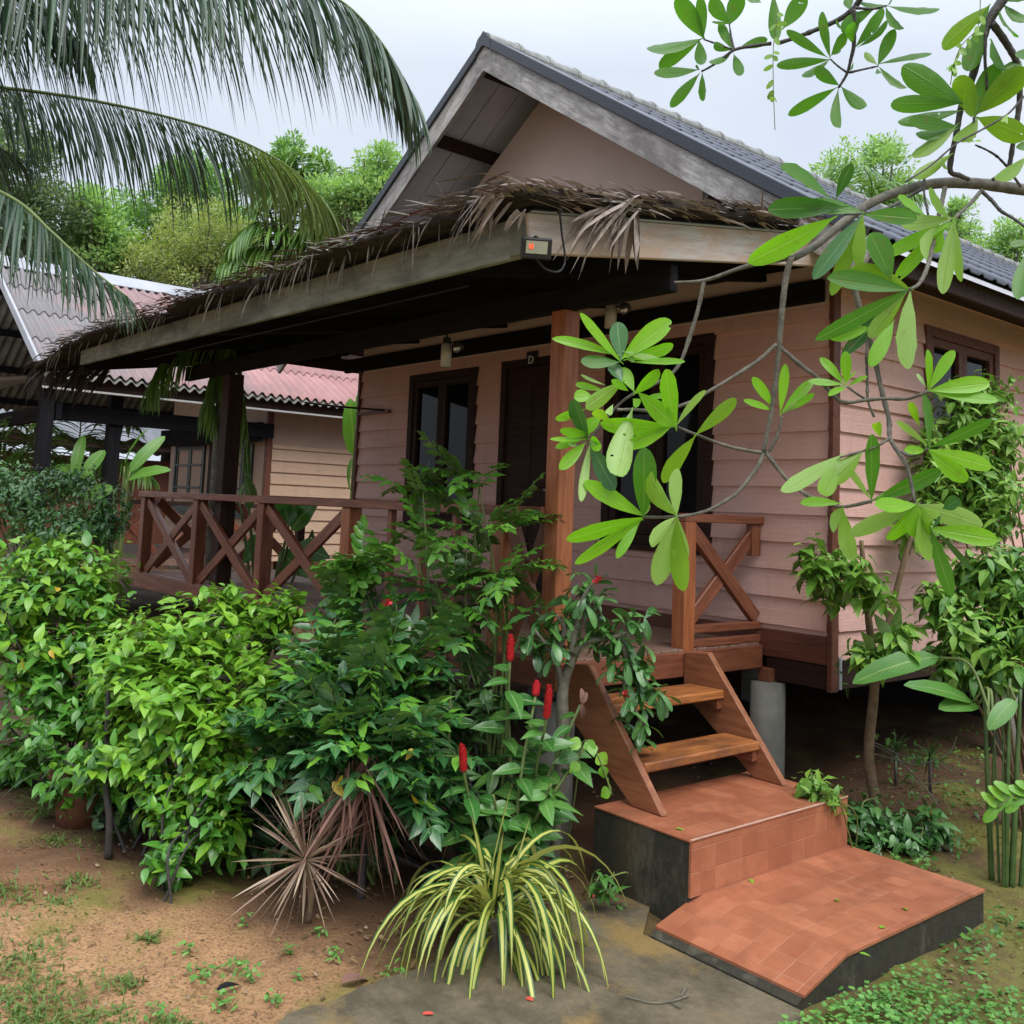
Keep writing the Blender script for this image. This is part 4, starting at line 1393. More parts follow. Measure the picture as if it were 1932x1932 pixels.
for k, (a_, b_) in {'tree_dark': ((.05, .10, .048, 1), (.16, .24, .12, 1)), 'tree_mid': ((.065, .17, .05, 1), (.23, .40, .13, 1)), 'tree_lime': ((.12, .22, .03, 1), (.34, .46, .08, 1)), 'tree_olive': ((.14, .20, .055, 1), (.40, .46, .18, 1)), 'tree_bright': ((.10, .23, .07, 1), (.34, .52, .20, 1))}.items():  # distance haze put into the colours as paler, greyer tones
    LF[k] = m_leaf(k + '_leaf', a_, b_, tuple(x * 1.2 for x in b_[:3]) + (1,), .25, .45, vein_amt=0)
FLOWER = m_plain('red_flower', (.45, .012, .02, 1), .35, .35, 40, .3)

UP = np.array([0, 0, 1.0])


def blob(x, y, d, rx, ry, rz=None, w=1.0):
    s = d / FPX
    return (at(x, y, d), rx * s, ry * s, rz if rz else (rx + ry) / 2 * s, w)


def sample(blobs, n, shell=0.45):
    """points and outward directions spread through ellipsoids, denser towards their surface"""
    w = np.array([b[4] * b[1] * b[2] for b in blobs])
    k = rng.choice(len(blobs), n, p=w / w.sum())
    u = unit(rng.normal(0, 1, (n, 3)))
    r = rng.uniform(0, 1, n) ** shell
    C = np.array([b[0] for b in blobs])[k]
    R = np.array([[b[1], b[2], b[3]] for b in blobs])[k]
    lo = u * r[:, None] * R
    P = C + lo[:, :1] * CR + lo[:, 1:2] * np.array([0, 0, 1.0]) + lo[:, 2:] * unit(CF * np.array([1, 1, 0]))
    O = unit(u[:, :1] * CR + u[:, 1:2] * UP + u[:, 2:] * CF)
    return P, O


def whorls(P, O, per, L, W, step=.02, lift=.5, droop=.2, upn=.9, jit=.25):
    """per leaves spiralling down each shoot from its tip P; O shoot directions"""
    n = len(P)
    i = np.tile(np.arange(per), n)
    p = np.repeat(P, per, 0)
    o = np.repeat(O, per, 0)
    a = unit(np.cross(o, rng.normal(0, 1, (n, 3)).repeat(per, 0)))
    b = np.cross(o, a)
    th = i * 2.399 + np.repeat(rng.uniform(0, 6.28, n), per)
    rad = a * np.cos(th)[:, None] + b * np.sin(th)[:, None]
    D = unit(rad + o * (lift * (1 - i / per * .8))[:, None] - UP * droop + rng.normal(0, jit, p.shape))
    pos = p - o * (i * step)[:, None]
    N = unit(UP * upn + o * .45 + rng.normal(0, .3, p.shape))
    s = rng.uniform(.5, 1.22, len(p)) * np.where(i < 2, .65, 1.0)
    pos = pos + rng.normal(0, .018, pos.shape)
    return pos, D, N, L * s, W * s


def keep_clear(P, D, N, L, W, fn):
    k = fn(P)
    return P[k], D[k], N[k], L[k], W[k]


def stems(name, base, tips, mat, parent, r0=.012, r1=.004, spread=.06, sag=0.0):
    m = MB()
    for tpt in tips:
        b0 = np.asarray(base) + np.array([rng.normal(0, spread), rng.normal(0, spread), 0])
        mid = b0 + (tpt - b0) * .55 + np.array([rng.normal(0, .05), rng.normal(0, .05), .08 + sag])
        pts = spline([b0, mid, tpt], 5)
        m.tube(pts, list(np.linspace(r0, r1, len(pts))), 5, False)
    o = m.build(name, mat, parent, True)
    return o


def shrub(name, label, cat, base, blobs, ns, per, L, W, mat, prof='ovate', nst=24, bark='bark_brown', group=None, shell=.45, lift=.5, droop=.25, bend=.35, fold=.25, step=.02, clear=None, second=None, r0=.012, wave=0.0, upb=.5):
    if base is None:
        c_ = np.mean([b[0] for b in blobs], 0)
        base = np.array([c_[0], c_[1], float(gz(c_[0], c_[1]))])
    t = thing(name, label, cat, tuple(base), group)
    P, O = sample(blobs, ns, shell)
    O = unit(O + UP * upb)
    k = P[:, 2] > gz(P[:, 0], P[:, 1]) + .05
    P, O = P[k], O[k]
    if clear is not None:
        k = clear(P)
        P, O = P[k], O[k]
    A = whorls(P, O, per, L, W, step, lift, droop)
    if second:                                           # younger or yellowed leaves mixed in
        m2, frac, zt = second
        pick = (rng.uniform(0, 1, len(A[0])) < frac * np.clip((A[0][:, 2] - zt[0]) / (zt[1] - zt[0]), 0.05, 1))
        leaves('young_leaves', *[q[pick] for q in A], m2, t, prof, bend, fold, wave)
        A = [q[~pick] for q in A]
    leaves('foliage', *A, mat, t, prof, bend, fold, wave)
    if nst:
        k = rng.choice(len(P), min(nst, len(P)), False)
        stems('stem', base, P[k], MAT[bark], t, r0)
    return t


def pinnate(P, O, pairs, fl, L, W, droop=.25):
    """compound fronds: leaflets in a plane along each rachis starting at P heading O"""
    pos, D, N, LL, WW, rach = [], [], [], [], [], []
    for p, o in zip(P, O):
        d = unit(o + rng.normal(0, .15, 3))
        s = unit(np.cross(d, UP) + rng.normal(0, .15, 3))
        f = fl * rng.uniform(.7, 1.2)
        pts = [p.copy()]
        q = p.copy()
        for i in range(pairs):
            q = q + d * f / pairs
            d = unit(d - UP * droop * .22)
            pts.append(q.copy())
            up = unit(np.cross(s, d))
            for sg in (-1, 1):
                pos.append(q)
                D.append(d * .55 + s * sg + rng.normal(0, .10, 3))
                N.append(up + rng.normal(0, .22, 3))
                k = (0.75 + .5 * math.sin(math.pi * (i + .6) / pairs)) * rng.uniform(.8, 1.1)
                LL.append(L * k)
                WW.append(W * k)
        pos.append(q)
        D.append(d)
        N.append(np.cross(s, d) + rng.normal(0, .15, 3))
        LL.append(L * 1.1)
        WW.append(W * 1.1)
        rach.append(pts)
    return [np.array(a) for a in (pos, D, N, LL, WW)], rach


def pinnate_shrub(name, label, base, blobs, nf, pairs, fl, L, W, mat, nst, second=None, droop=.3, clear=None, prof='ovate', centre_dir=True, upb=.45, bark='twig_green', wave=.25):
    t = thing(name, label, 'shrub', tuple(base))
    P, O = sample(blobs, nf, .5)
    O = unit(O + UP * upb)
    if clear is not None:
        k = clear(P)
        P, O = P[k], O[k]
    P = P - O * fl * .6
    A, R = pinnate(P, O, pairs, fl, L, W, droop)
    if second:
        m2, frac, zt = second
        pick = rng.uniform(0, 1, len(A[0])) < frac * np.clip((A[0][:, 2] - zt[0]) / (zt[1] - zt[0]), 0.0, 1)
        if pick.any():
            leaves('young_leaves', *[q[pick] for q in A], m2, t, prof, .2, .2, wave)
        A = [q[~pick] for q in A]
    leaves('foliage', *A, mat, t, prof, .22, .22, wave)
    m = MB()
    for r in R:
        m.tube(r, .0028, 4, False)
    m.build('leaf_stalks', MAT[bark], t, True)
    k = rng.choice(len(P), min(nst, len(P)), False)
    stems('stem', base, P[k], MAT[bark], t, .012, .004, .07)
    return t


def ground_at(x, y):
    p = onz(x, y, GZ)
    return np.array([p[0], p[1], float(gz(p[0], p[1]))])


# ------------------------------------------------------------------ trees beyond the houses


def tree(name, label, px, top, d, blobs, n, L, W, mat, trunk_r=.16, clumps=94, crad=0.26, bark='bark', prof='small', base=None, lean=0.0, sparse=False):
    c = at(px, top, d)
    base = np.array([c[0], c[1], GZ - .2]) if base is None else np.asarray(base)
    t = thing(name, label, 'tree', tuple(base), 'trees beyond the bungalows')
    Pc, Oc = sample(blobs, clumps, .38)
    k = rng.integers(0, len(Pc), n)
    off = rng.normal(0, 1, (n, 3))
    off = unit(off) * (rng.uniform(0, 1, n) ** .5)[:, None] * crad
    off[:, 2] *= .75
    P = Pc[k] + off
    D = unit(unit(off) + Oc[k] * .4 + UP * .35 + rng.normal(0, .5, (n, 3)))
    N = unit(UP + rng.normal(0, .6, (n, 3)))
    s = rng.uniform(.6, 1.2, n)
    leaves('crown', P, D, N, L * s, W * s, mat, t, prof, .15, .2)
    m = MB()
    cen = np.mean([b[0] for b in blobs], 0)
    fork = base + (cen - base) * .6
    m.tube(spline([base, base + (fork - base) * .5 + np.array([lean, 0, 0]), fork, cen], 5), list(np.linspace(trunk_r, trunk_r * .45, 16)), 8)
    m.build('trunk', MAT[bark], t, True)
    m = MB()
    for q in Pc[rng.choice(len(Pc), min(26, len(Pc)), False)]:
        j = base + (cen - base) * rng.uniform(.55, .95)
        m.tube(spline([j, j + (q - j) * .5 + UP * .15, q], 4), list(np.linspace(trunk_r * .35, .015, 9)), 5, False)
    m.build('limbs', MAT[bark], t, True)
    return t


tree('broadleaf_tree', 'dark grey green fine leaved tree behind the palm fronds at the photo edge', 40, 380, 24,
     [blob(30, 330, 24, 95, 85), blob(-40, 430, 24, 120, 110), blob(90, 420, 24, 70, 80), blob(20, 240, 24, 50, 60)], 17100, 0.134, 0.064, LF['tree_dark'], clumps=148, crad=0.43)
tree('broadleaf_tree', 'small round bright green tree in the gap beside the dark fine leaved tree', 185, 420, 25,
     [blob(185, 405, 25, 48, 55), blob(180, 470, 25, 70, 60)], 7980, 0.149, 0.076, LF['tree_bright'], clumps=67, crad=0.37)
tree('broadleaf_tree', 'tall dense green tree behind the hanging tip of the middle palm frond', 340, 420, 27,
     [blob(330, 395, 27, 95, 75), blob(400, 360, 27, 70, 60), blob(300, 450, 27, 90, 80), blob(420, 450, 27, 90, 80), blob(350, 340, 27, 45, 40)], 18050, 0.149, 0.076, LF['tree_mid'], clumps=148, crad=0.43)
tree('broadleaf_tree', 'yellow green bushy tree above the pink roof ridge', 210, 480, 26,
     [blob(200, 465, 26, 75, 50), blob(150, 500, 26, 80, 50), blob(270, 500, 26, 75, 50)], 9880, 0.126, 0.064, LF['tree_lime'], clumps=108, crad=0.37)
tree('broadleaf_tree', 'olive feathery bush tree just above the porch thatch', 370, 480, 25,
     [blob(375, 440, 25, 85, 65), blob(320, 495, 25, 90, 50), blob(440, 470, 25, 75, 60), blob(400, 520, 25, 110, 40)], 17100, 0.112, 0.043, LF['tree_olive'], clumps=175, crad=0.32)
tree('broadleaf_tree', 'thin topped tree poking out above the arching palm frond', 545, 330, 24,
     [blob(545, 290, 24, 40, 34), blob(520, 350, 24, 70, 50), blob(590, 330, 24, 40, 40)], 6080, 0.126, 0.060, LF['tree_mid'], clumps=62, crad=0.25)
tree('broadleaf_tree', 'bright green round tree tucked against the gable barge board', 712, 340, 22,
     [blob(712, 322, 22, 46, 48), blob(700, 385, 22, 60, 60), blob(640, 380, 22, 70, 50)], 9880, 0.119, 0.055, LF['tree_bright'], clumps=89, crad=0.28)
tree('broadleaf_tree', 'narrow light green tree above the tiled roof, nearer the ridge', 1575, 350, 25,
     [blob(1575, 300, 25, 30, 48), blob(1570, 350, 25, 52, 45), blob(1560, 420, 25, 80, 60)], 5586, 0.126, 0.055, LF['tree_bright'], clumps=81, crad=0.28)
tree('broadleaf_tree', 'taller pointed light green tree above the tiled roof beside the narrow one', 1668, 350, 25,
     [blob(1668, 280, 25, 36, 40), blob(1668, 335, 25, 52, 55), blob(1670, 420, 25, 70, 60)], 6916, 0.126, 0.055, LF['tree_bright'], clumps=101, crad=0.28)
tree('broadleaf_tree', 'small loose tree top over the roof slope under the thick limb', 1815, 430, 24,
     [blob(1812, 412, 24, 30, 34), blob(1815, 470, 24, 50, 50)], 2926, 0.119, 0.052, LF['tree_bright'], clumps=48, crad=0.25)
tree('broadleaf_tree', 'loose tree top over the lowest visible roof tiles at the photo edge', 1895, 460, 24,
     [blob(1895, 445, 24, 38, 40), blob(1910, 500, 24, 60, 50)], 3989, 0.119, 0.052, LF['tree_bright'], clumps=59, crad=0.25)

# ------------------------------------------------------------------ palms


def frond(parent, pts, n, Lf, W, mat, name='frond', hang=.75, side=None, seg=6, grav=.42, r=.018, tipmat=None, tipfrom=.75, fwd=.55):
    """a palm frond: arching rachis with hanging leaflets on both sides"""
    c = np.array(spline(pts, 14))
    s = np.concatenate([[0], np.cumsum(np.linalg.norm(np.diff(c, axis=0), axis=1))])
    T = s[-1]
    u = np.sort(np.concatenate([np.linspace(.02, 1, n), np.linspace(.02, 1, n) + .35 / n]))
    u = np.clip(u + rng.normal(0, .15 / n, len(u)), 0, 1)
    P = np.stack([np.interp(u * T, s, c[:, i]) for i in range(3)], -1)
    e = 1e-2 * T
    P2 = np.stack([np.interp(np.minimum(u * T + e, T), s, c[:, i]) for i in range(3)], -1)
    P1 = np.stack([np.interp(np.maximum(u * T - e, 0), s, c[:, i]) for i in range(3)], -1)
    tg = unit(P2 - P1)
    sd = unit(np.cross(tg, UP))
    sg = np.where(np.arange(len(u)) % 2 == 0, 1.0, -1.0)
    hg = hang * (1 - .55 * np.clip((u - .5) / .5, 0, 1))[:, None]
    D = unit(tg * (fwd + .5 * u[:, None] ** 2) + sd * (sg * .75)[:, None] - UP * hg + rng.normal(0, .10, P.shape))
    N = unit(UP + rng.normal(0, .25, P.shape) + tg * .3)
    L = Lf * (np.sin(np.pi * np.clip(.18 + .74 * u, 0, 1)) ** .7) * rng.uniform(.82, 1.12, len(u))
    rach = MB().tube(list(c), list(np.linspace(r, r * .25, len(c))), 6).build(name, MAT['twig_green'], parent, True)
    tip = u > tipfrom if tipmat else np.zeros(len(u), bool)
    for q, mt in ((~tip, mat), (tip, tipmat)):
        if mt is not None and q.any():
            straps('leaflets', P[q], D[q], N[q], L[q], W * rng.uniform(.7, 1.2, q.sum()), mt, rach, grav=grav, seg=seg, fold=.5, root=.5)
    return rach


palm = thing('coconut_palm', 'coconut palm reaching long drooping fronds across the upper corner of the sky', 'palm', tuple(onz(-420, 1500, GZ)))
pb = at(-420, 1300, 7.2)
MB().tube(spline([np.array([pb[0], pb[1], GZ - .2]), np.array([pb[0] + .1, pb[1], 2.0]), at(-330, 200, 7.2)], 8), list(np.linspace(.19, .13, 17)), 12).build('trunk', MAT['bark'], palm, True)
hub = (-330, 150)
frond(palm, [at(-330, 130, 7.2), at(-120, -60, 6.9), at(180, -95, 6.6), at(450, -70, 6.4), at(620, -12, 6.3), at(712, 70, 6.25), at(778, 180, 6.25)], 270, 1.22, .023, LF['palm'], hang=1.5, grav=.25)
frond(palm, [at(-330, 190, 7.4), at(-120, 160, 7.5), at(60, 172, 7.6), at(250, 205, 7.8), at(420, 252, 8.1), at(540, 312, 8.4), at(610, 378, 8.6), at(652, 440, 8.7)], 265, .92, .021, LF['palm'], hang=1.4, grav=.25, tipmat=LF['palm_tip'], tipfrom=.70)
frond(palm, [at(-330, 260, 7.0), at(-130, 310, 6.5), at(20, 372, 6.2), at(100, 440, 6.1), at(170, 505, 6.05), at(240, 560, 6.0)], 120, .76, .022, LF['palm'], hang=1.2, grav=.28)
frond(palm, [at(-330, 120, 7.2), at(-170, 20, 7.0), at(-20, -10, 6.9), at(90, 20, 6.9), at(150, 80, 6.9)], 130, .95, .022, LF['palm'], hang=1.1, grav=.4)
frond(palm, [at(-330, 100, 7.6), at(-100, -120, 7.5), at(150, -170, 7.4), at(380, -150, 7.3), at(560, -90, 7.2)], 170, 1.2, .023, LF['palm'], hang=1.6, grav=.22)
frond(palm, [at(-330, 220, 7.2), at(-200, 250, 7.3), at(-70, 250, 7.4), at(40, 300, 7.5)], 70, .75, .022, LF['palm'], hang=1.0, grav=.4)

p2 = thing('coconut_palm', 'palm between the two bungalows whose yellow green frond tip hangs behind the porch post', 'palm', tuple(np.append(at(425, 640, 10.0)[:2], GZ)))
q0 = at(425, 640, 10.0)
MB().tube([np.array([q0[0], q0[1], GZ - .1]), q0], [.055, .05], 10).build('trunk', MAT['bark'], p2, True)
frond(p2, [q0, at(380, 630, 10.0), at(330, 660, 9.9), at(295, 700, 9.8), at(285, 740, 9.8)], 40, .62, .026, LF['palm_young'], hang=1.4, grav=.4)
frond(p2, [q0, at(440, 660, 9.9), at(455, 730, 9.8), at(462, 800, 9.8), at(470, 870, 9.8)], 44, .55, .026, LF['palm_young'], hang=1.4, grav=.4)
frond(p2, [q0, at(410, 690, 9.9), at(400, 740, 9.9), at(405, 790, 9.9)], 34, .55, .026, LF['palm_young'], hang=1.4, grav=.4)

yp = thing('young_palm', 'young yellow green palm rising behind the porch thatch', 'palm', tuple(np.append(at(560, 600, 24)[:2], GZ)))
y0 = at(560, 520, 24)
MB().tube([np.array([y0[0], y0[1], GZ - .1]), y0], [.13, .09], 10).build('trunk', MAT['bark_brown'], yp, True)
for tips in ([(560, 520), (590, 400), (560, 320), (500, 300)], [(560, 520), (620, 380), (610, 310), (560, 285)], [(560, 520), (640, 400), (670, 330), (700, 350)], [(560, 520), (600, 430), (640, 400), (690, 450)],
             [(560, 520), (520, 470), (470, 470), (420, 500)], [(560, 520), (530, 440), (480, 420), (440, 460)], [(560, 520), (570, 380), (540, 350), (480, 380)]):
    frond(yp, [at(x, y, 24 - .4 * i) for i, (x, y) in enumerate(tips)], 74, 1.35, .065, LF['palm_young'], hang=.5, grav=.35, r=.03)
rp_ = thing('young_palm', 'small feathery palm showing between the two pointed trees above the roof', 'palm', tuple(np.append(at(1640, 700, 21)[:2], GZ)))
y0 = at(1640, 420, 21)
MB().tube([np.array([y0[0], y0[1], GZ - .1]), y0], [.13, .09], 10).build('trunk', MAT['bark_brown'], rp_, True)
for tips in ([(1640, 420), (1640, 370), (1690, 345), (1740, 370)], [(1640, 420), (1620, 370), (1580, 350), (1540, 380)], [(1640, 420), (1645, 350), (1630, 320), (1600, 310)], [(1640, 420), (1680, 390), (1720, 390), (1750, 420)]):
    frond(rp_, [at(x, y, 21 - .3 * i) for i, (x, y) in enumerate(tips)], 34, .8, .05, LF['palm_young'], hang=.4, grav=.3)

# ------------------------------------------------------------------ neighbour's garden
nbsh = shrub('garden_shrub', 'dark shaded bush in front of the neighbour porch posts', 'shrub', at(110, 1060, 9.6) * np.array([1, 1, 0]) + np.array([0, 0, GZ]),
             [blob(60, 950, 9.6, 120, 75), blob(190, 960, 9.2, 70, 70), blob(0, 900, 9.8, 90, 40), blob(120, 905, 9.6, 80, 40), blob(130, 1000, 9.0, 130, 50)], 900, 5, .085, .04, LF['tall'], 'lance', 20, 'bark_dark', shell=.5)


def big_leaves(parent, base, tips, W, mat, d, name='leaf', bend=.35, prof='oval', fold=.15):
    """long paddle leaves on stalks: list of (stalk end px, tip px)"""
    for (sx, sy, tx, ty) in tips:
        p, q = at(sx, sy, d + rng.uniform(-.2, .2)), at(tx, ty, d + rng.uniform(-.3, .1))
        L = np.linalg.norm(q - p)
        n_ = unit(np.cross(q - p, CR) * 1.0)
        n_ = n_ if n_[2] > 0 else -n_
        nn = unit(-CF * .75 + n_ * .6 + CR * rng.uniform(-.5, .5))
        lf = leaves(name, [p], [q - p + UP * L * bend * .6], [nn], L * 1.08, W * rng.uniform(.85, 1.15), mat, parent, prof, bend, fold, .04)
        MB().tube(spline([base, base + (p - base) * .6 + UP * .1, p], 6), [.02] * 6 + [.015] * 6 + [.012], 6).build('stalk', MAT['twig_green'], lf, True)


gp = np.append(at(230, 950, 13.5)[:2], GZ)
bn = thing('banana_plant', 'clump of bright banana leaves seen between the neighbour porch posts', 'plant', tuple(gp))
big_leaves(bn, gp + np.array([0, 0, .3]), [(235, 880, 255, 805), (245, 890, 305, 825), (160, 900, 190, 850), (180, 905, 110, 880), (240, 905, 300, 885), (140, 900, 150, 822), (215, 920, 160, 945), (250, 900, 275, 840)], .19, LF['banana'], 13.3)
sp = thing('garden_palm', 'pale feathery garden palm between the neighbour porch posts, below the grey shed roof', 'palm', tuple(np.append(at(170, 950, 14.5)[:2], GZ)))
for tips in ([(170, 930), (150, 850), (150, 790), (110, 770)], [(170, 930), (190, 850), (215, 800), (250, 800)], [(170, 930), (120, 870), (70, 840), (20, 860)], [(170, 930), (200, 880), (240, 870), (280, 900)], [(170, 930), (130, 880), (60, 900), (20, 930)]):
    frond(sp, [at(x, y, 14.8 - .2 * i) for i, (x, y) in enumerate(tips)], 34, .7, .04, LF['palm_young'], hang=.3, grav=.35)
sp = thing('garden_palm', 'small dark garden palm under the neighbour porch roof at the photo edge', 'palm', tuple(np.append(at(10, 950, 15.5)[:2], GZ)))
for tips in ([(30, 900), (50, 820), (40, 800), (10, 800)], [(30, 900), (60, 830), (70, 800), (90, 810)], [(30, 900), (10, 850), (-20, 830), (-60, 850)]):
    frond(sp, [at(x, y, 15.5 - .2 * i) for i, (x, y) in enumerate(tips)], 30, .7, .04, LF['palm_young'], hang=.2, grav=.3)
gp = np.append(at(655, 1000, 12.2)[:2], GZ)
bn = thing('banana_plant', 'tall folded banana leaves rising in the gap beside the front wall corner', 'plant', tuple(gp))
big_leaves(bn, gp, [(668, 860, 662, 770), (672, 800, 676, 690), (664, 930, 640, 880)], .22, LF['banana'], 12.0)
gp = np.append(at(520, 1060, 9.6)[:2], GZ)
gp[0] -= .2
bn = thing('large_leaf_plant', 'broad leaved green plant growing past the far end of the porch railing', 'plant', tuple(gp))
big_leaves(bn, gp, [(455, 960, 445, 905), (470, 960, 480, 905), (500, 965, 560, 985), (545, 990, 530, 945), (550, 1000, 590, 950), (560, 1030, 610, 1060), (530, 1040, 560, 1090), (500, 1010, 470, 1060), (590, 1000, 600, 1060)], .24, LF['ginger'], 9.9, prof='ovate')

# ------------------------------------------------------------------ the front bed: hedge shrubs
b1 = ground_at(120, 1500)
hedge1 = shrub('hedge_shrub', 'tall leafy green shrub filling the front bed at the photo edge', 'shrub', b1,
      [blob(60, 1110, 6.2, 130, 95, .55), blob(110, 1030, 6.2, 130, 30, .4), blob(170, 1090, 6.2, 90, 75, .5), blob(90, 1230, 6.0, 140, 110, .55), blob(-40, 1150, 6.3, 120, 120, .5), blob(120, 1340, 5.8, 100, 70, .45), blob(200, 1200, 5.9, 80, 90, .4), blob(215, 1310, 5.6, 70, 90, .35), blob(30, 1440, 6.1, 60, 50, .25), blob(120, 1470, 5.45, 60, 45, .2), blob(150, 1440, 5.5, 70, 55, .25), blob(60, 1400, 5.9, 60, 50, .3)],
      800, 7, .108, .052, LF['hedge'], 'ovate', 10, 'bark_dark', second=(LF['lime'], .75, (.2, 1.15)), step=.026, droop=.05, bend=.28, upb=.9, r0=.009)
b2 = ground_at(270, 1600)
shrub('hedge_shrub', 'yellow green leafy shrub in the middle of the front bed before the crossed railing', 'shrub', b2,
      [blob(380, 1190, 5.6, 160, 75, .5), blob(430, 1120, 5.65, 120, 22, .3), blob(545, 1135, 5.7, 45, 25, .2), blob(280, 1240, 5.4, 120, 100, .45), blob(500, 1165, 5.8, 95, 55, .4), blob(350, 1320, 5.2, 140, 100, .4), blob(250, 1400, 5.2, 110, 90, .35), blob(430, 1380, 5.0, 100, 90, .3), blob(500, 1270, 5.3, 80, 70, .3), blob(170, 1430, 5.4, 70, 60, .3)],
      680, 6, .108, .052, LF['hedge'], 'ovate', 9, 'bark_dark', second=(LF['lime'], 1.1, (-.1, .5)), step=.028, droop=.05, bend=.28, upb=.9, r0=.009)
b3 = ground_at(345, 1690)
shrub('hedge_shrub', 'low leafy sapling at the front edge of the bed, closest to the bare sand', 'shrub', b3,
      [blob(320, 1500, 4.9, 80, 60, .2), blob(330, 1610, 4.72, 65, 60, .2), blob(420, 1550, 4.8, 60, 80, .2), blob(280, 1440, 5.0, 60, 50, .2), blob(390, 1470, 4.9, 80, 60, .2)],
      230, 6, .10, .050, LF['hedge'], 'ovate', 5, 'bark_dark', second=(LF['lime'], .7, (-.3, .2)), step=.028, droop=.08, bend=.28, upb=.8, r0=.008)
def scraps(parent, blobs, n):
    P, O = sample(blobs, n, .4)
    leaves('withered_leaves', P, O * .5 - UP * .8 + rng.normal(0, .3, P.shape), O + rng.normal(0, .4, P.shape), rng.uniform(.05, .09, n), rng.uniform(.02, .04, n), LF['yellow'], parent, 'ovate', .4, .4)
    leaves('withered_leaves', P[: n // 2] + rng.normal(0, .1, (n // 2, 3)), rng.normal(0, .5, (n // 2, 3)) - UP * .7, rng.normal(0, .6, (n // 2, 3)) + O[: n // 2], .06, .025, LF['dead_dark'], parent, 'ovate', .5, .5)


scraps(hedge1, [blob(100, 1250, 5.7, 150, 150, .3)], 7)
# bare lower stems of the hedge
m = MB()
for x, y, xt, yt in ((205, 1617, 200, 1470), (188, 1570, 192, 1450)):
    g = ground_at(x, y)
    d0 = float(np.dot(g - CAM, CF))
    m.tube(spline([g, at((x + xt) / 2 + 4, (y + yt) / 2, d0), at(xt, yt, d0 + .05), at(xt + 4, yt - 170, d0 + .2)], 6), list(np.linspace(.022, .012, 19)), 8)
m.build('stem', MAT['bark_dark'], hedge1, True)
# pot
g = ground_at(150, 1555)
pt = thing('flower_pot', 'terracotta pot with a rolled rim half hidden under the hedge', 'pot', tuple(g))
m = MB()
for z0, z1, r0, r1 in ((0, .26, .12, .165), (.26, .31, .185, .19)):
    m.tube([g + UP * z0, g + UP * z1], [r0, r1], 24)
m.build('pot_body', MAT['terracotta'], pt, True)
MB().tube([g + UP * .312, g + UP * .314], [.165, .16], 24).build('pot_soil', MAT['thatch_dark'], pt)
nn = 26
straps('pot_leaves', np.tile(g + UP * .3, (nn, 1)) + rng.normal(0, .03, (nn, 3)), unit(rng.normal(0, 1, (nn, 3)) * np.array([1, 1, .3]) + UP * .8), rng.normal(0, .3, (nn, 3)) + UP, rng.uniform(.2, .45, nn), .022, LF['dark'], pt, grav=.35, seg=5)
g = ground_at(90, 1545)
nn = 40
tf = thing('grass_tuft', 'thin grey green grass tuft beside the clay pot', 'plant', tuple(g))
straps('blades', np.tile(g, (nn, 1)) + rng.normal(0, .02, (nn, 3)), unit(rng.normal(0, 1, (nn, 3)) * np.array([1, 1, .2]) + UP * .8), np.tile(UP, (nn, 1)), rng.uniform(.15, .32, nn), .008, LF['grass'], tf, grav=.4, seg=5)

# ------------------------------------------------------------------ glossy shrubs in the middle
b4 = ground_at(690, 1650)
glossy1 = pinnate_shrub('glossy_shrub', 'wide dark glossy shrub with feathery leaves above the dry hanging straps', b4,
              [blob(640, 1390, 4.72, 120, 90, .35), blob(735, 1410, 4.65, 110, 80, .32), blob(590, 1310, 4.95, 90, 60, .3), blob(710, 1290, 4.95, 120, 65, .32), blob(600, 1235, 5.15, 90, 45, .25), blob(760, 1220, 5.1, 90, 45, .25), blob(545, 1415, 4.8, 70, 50, .28), blob(775, 1480, 4.6, 60, 70, .25)],
              330, 5, .30, .105, .043, LF['glossy'], 22, second=(LF['glossy_new'], .5, (.1, .8)), droop=.5)
b5 = ground_at(860, 1600)
b5 = np.array([-.15, -.30, GZ])
pinnate_shrub('glossy_shrub', 'tall airy glossy shrub standing before the porch balusters', b5,
              [blob(900, 985, 5.5, 125, 70, .35), blob(800, 905, 5.6, 100, 30, .25), blob(900, 890, 5.6, 70, 25, .22), blob(860, 1110, 5.4, 120, 90, .35), blob(960, 1060, 5.3, 90, 80, .3), blob(800, 1010, 5.6, 80, 60, .3), blob(880, 1200, 5.2, 130, 70, .35), blob(870, 880, 5.6, 60, 25, .2)],
              98, 5, .26, .085, .040, LF['tall'], 16, second=(LF['glossy_new'], .95, (.6, 1.5)), droop=.4)
b6 = np.array([-.85, -.35, GZ])
pinnate_shrub('glossy_shrub', 'slim shrub tipped with fresh bright leaves before the thick railing post', b6,
              [blob(650, 1065, 5.75, 75, 30, .22), blob(690, 1060, 5.75, 60, 30, .2), blob(640, 1120, 5.7, 70, 40, .22), blob(680, 1190, 5.6, 70, 60, .25)],
              40, 5, .26, .095, .045, LF['tall'], 6, second=(LF['glossy_new'], 1.0, (.92, 1.1)), droop=.35, prof='oval')
b6 = np.array([.1, -.55, GZ])
shrub('filler_shrub', 'deep green broad leaved undergrowth filling the bed below the porch fascia', 'shrub', b6,
      [blob(860, 1330, 5.1, 120, 80, .3), blob(800, 1440, 4.95, 120, 90, .3), blob(700, 1560, 4.85, 90, 60, .25), blob(900, 1500, 4.9, 90, 90, .3), blob(470, 1500, 5.1, 90, 70, .3), blob(560, 1560, 5.0, 80, 60, .25), blob(440, 1580, 5.0, 70, 60, .25), blob(250, 1510, 5.3, 80, 50, .25), blob(500, 1610, 4.9, 60, 40, .2)],
      400, 5, .12, .055, LF['dark'], 'ovate', 20, 'bark_dark', upb=.4)
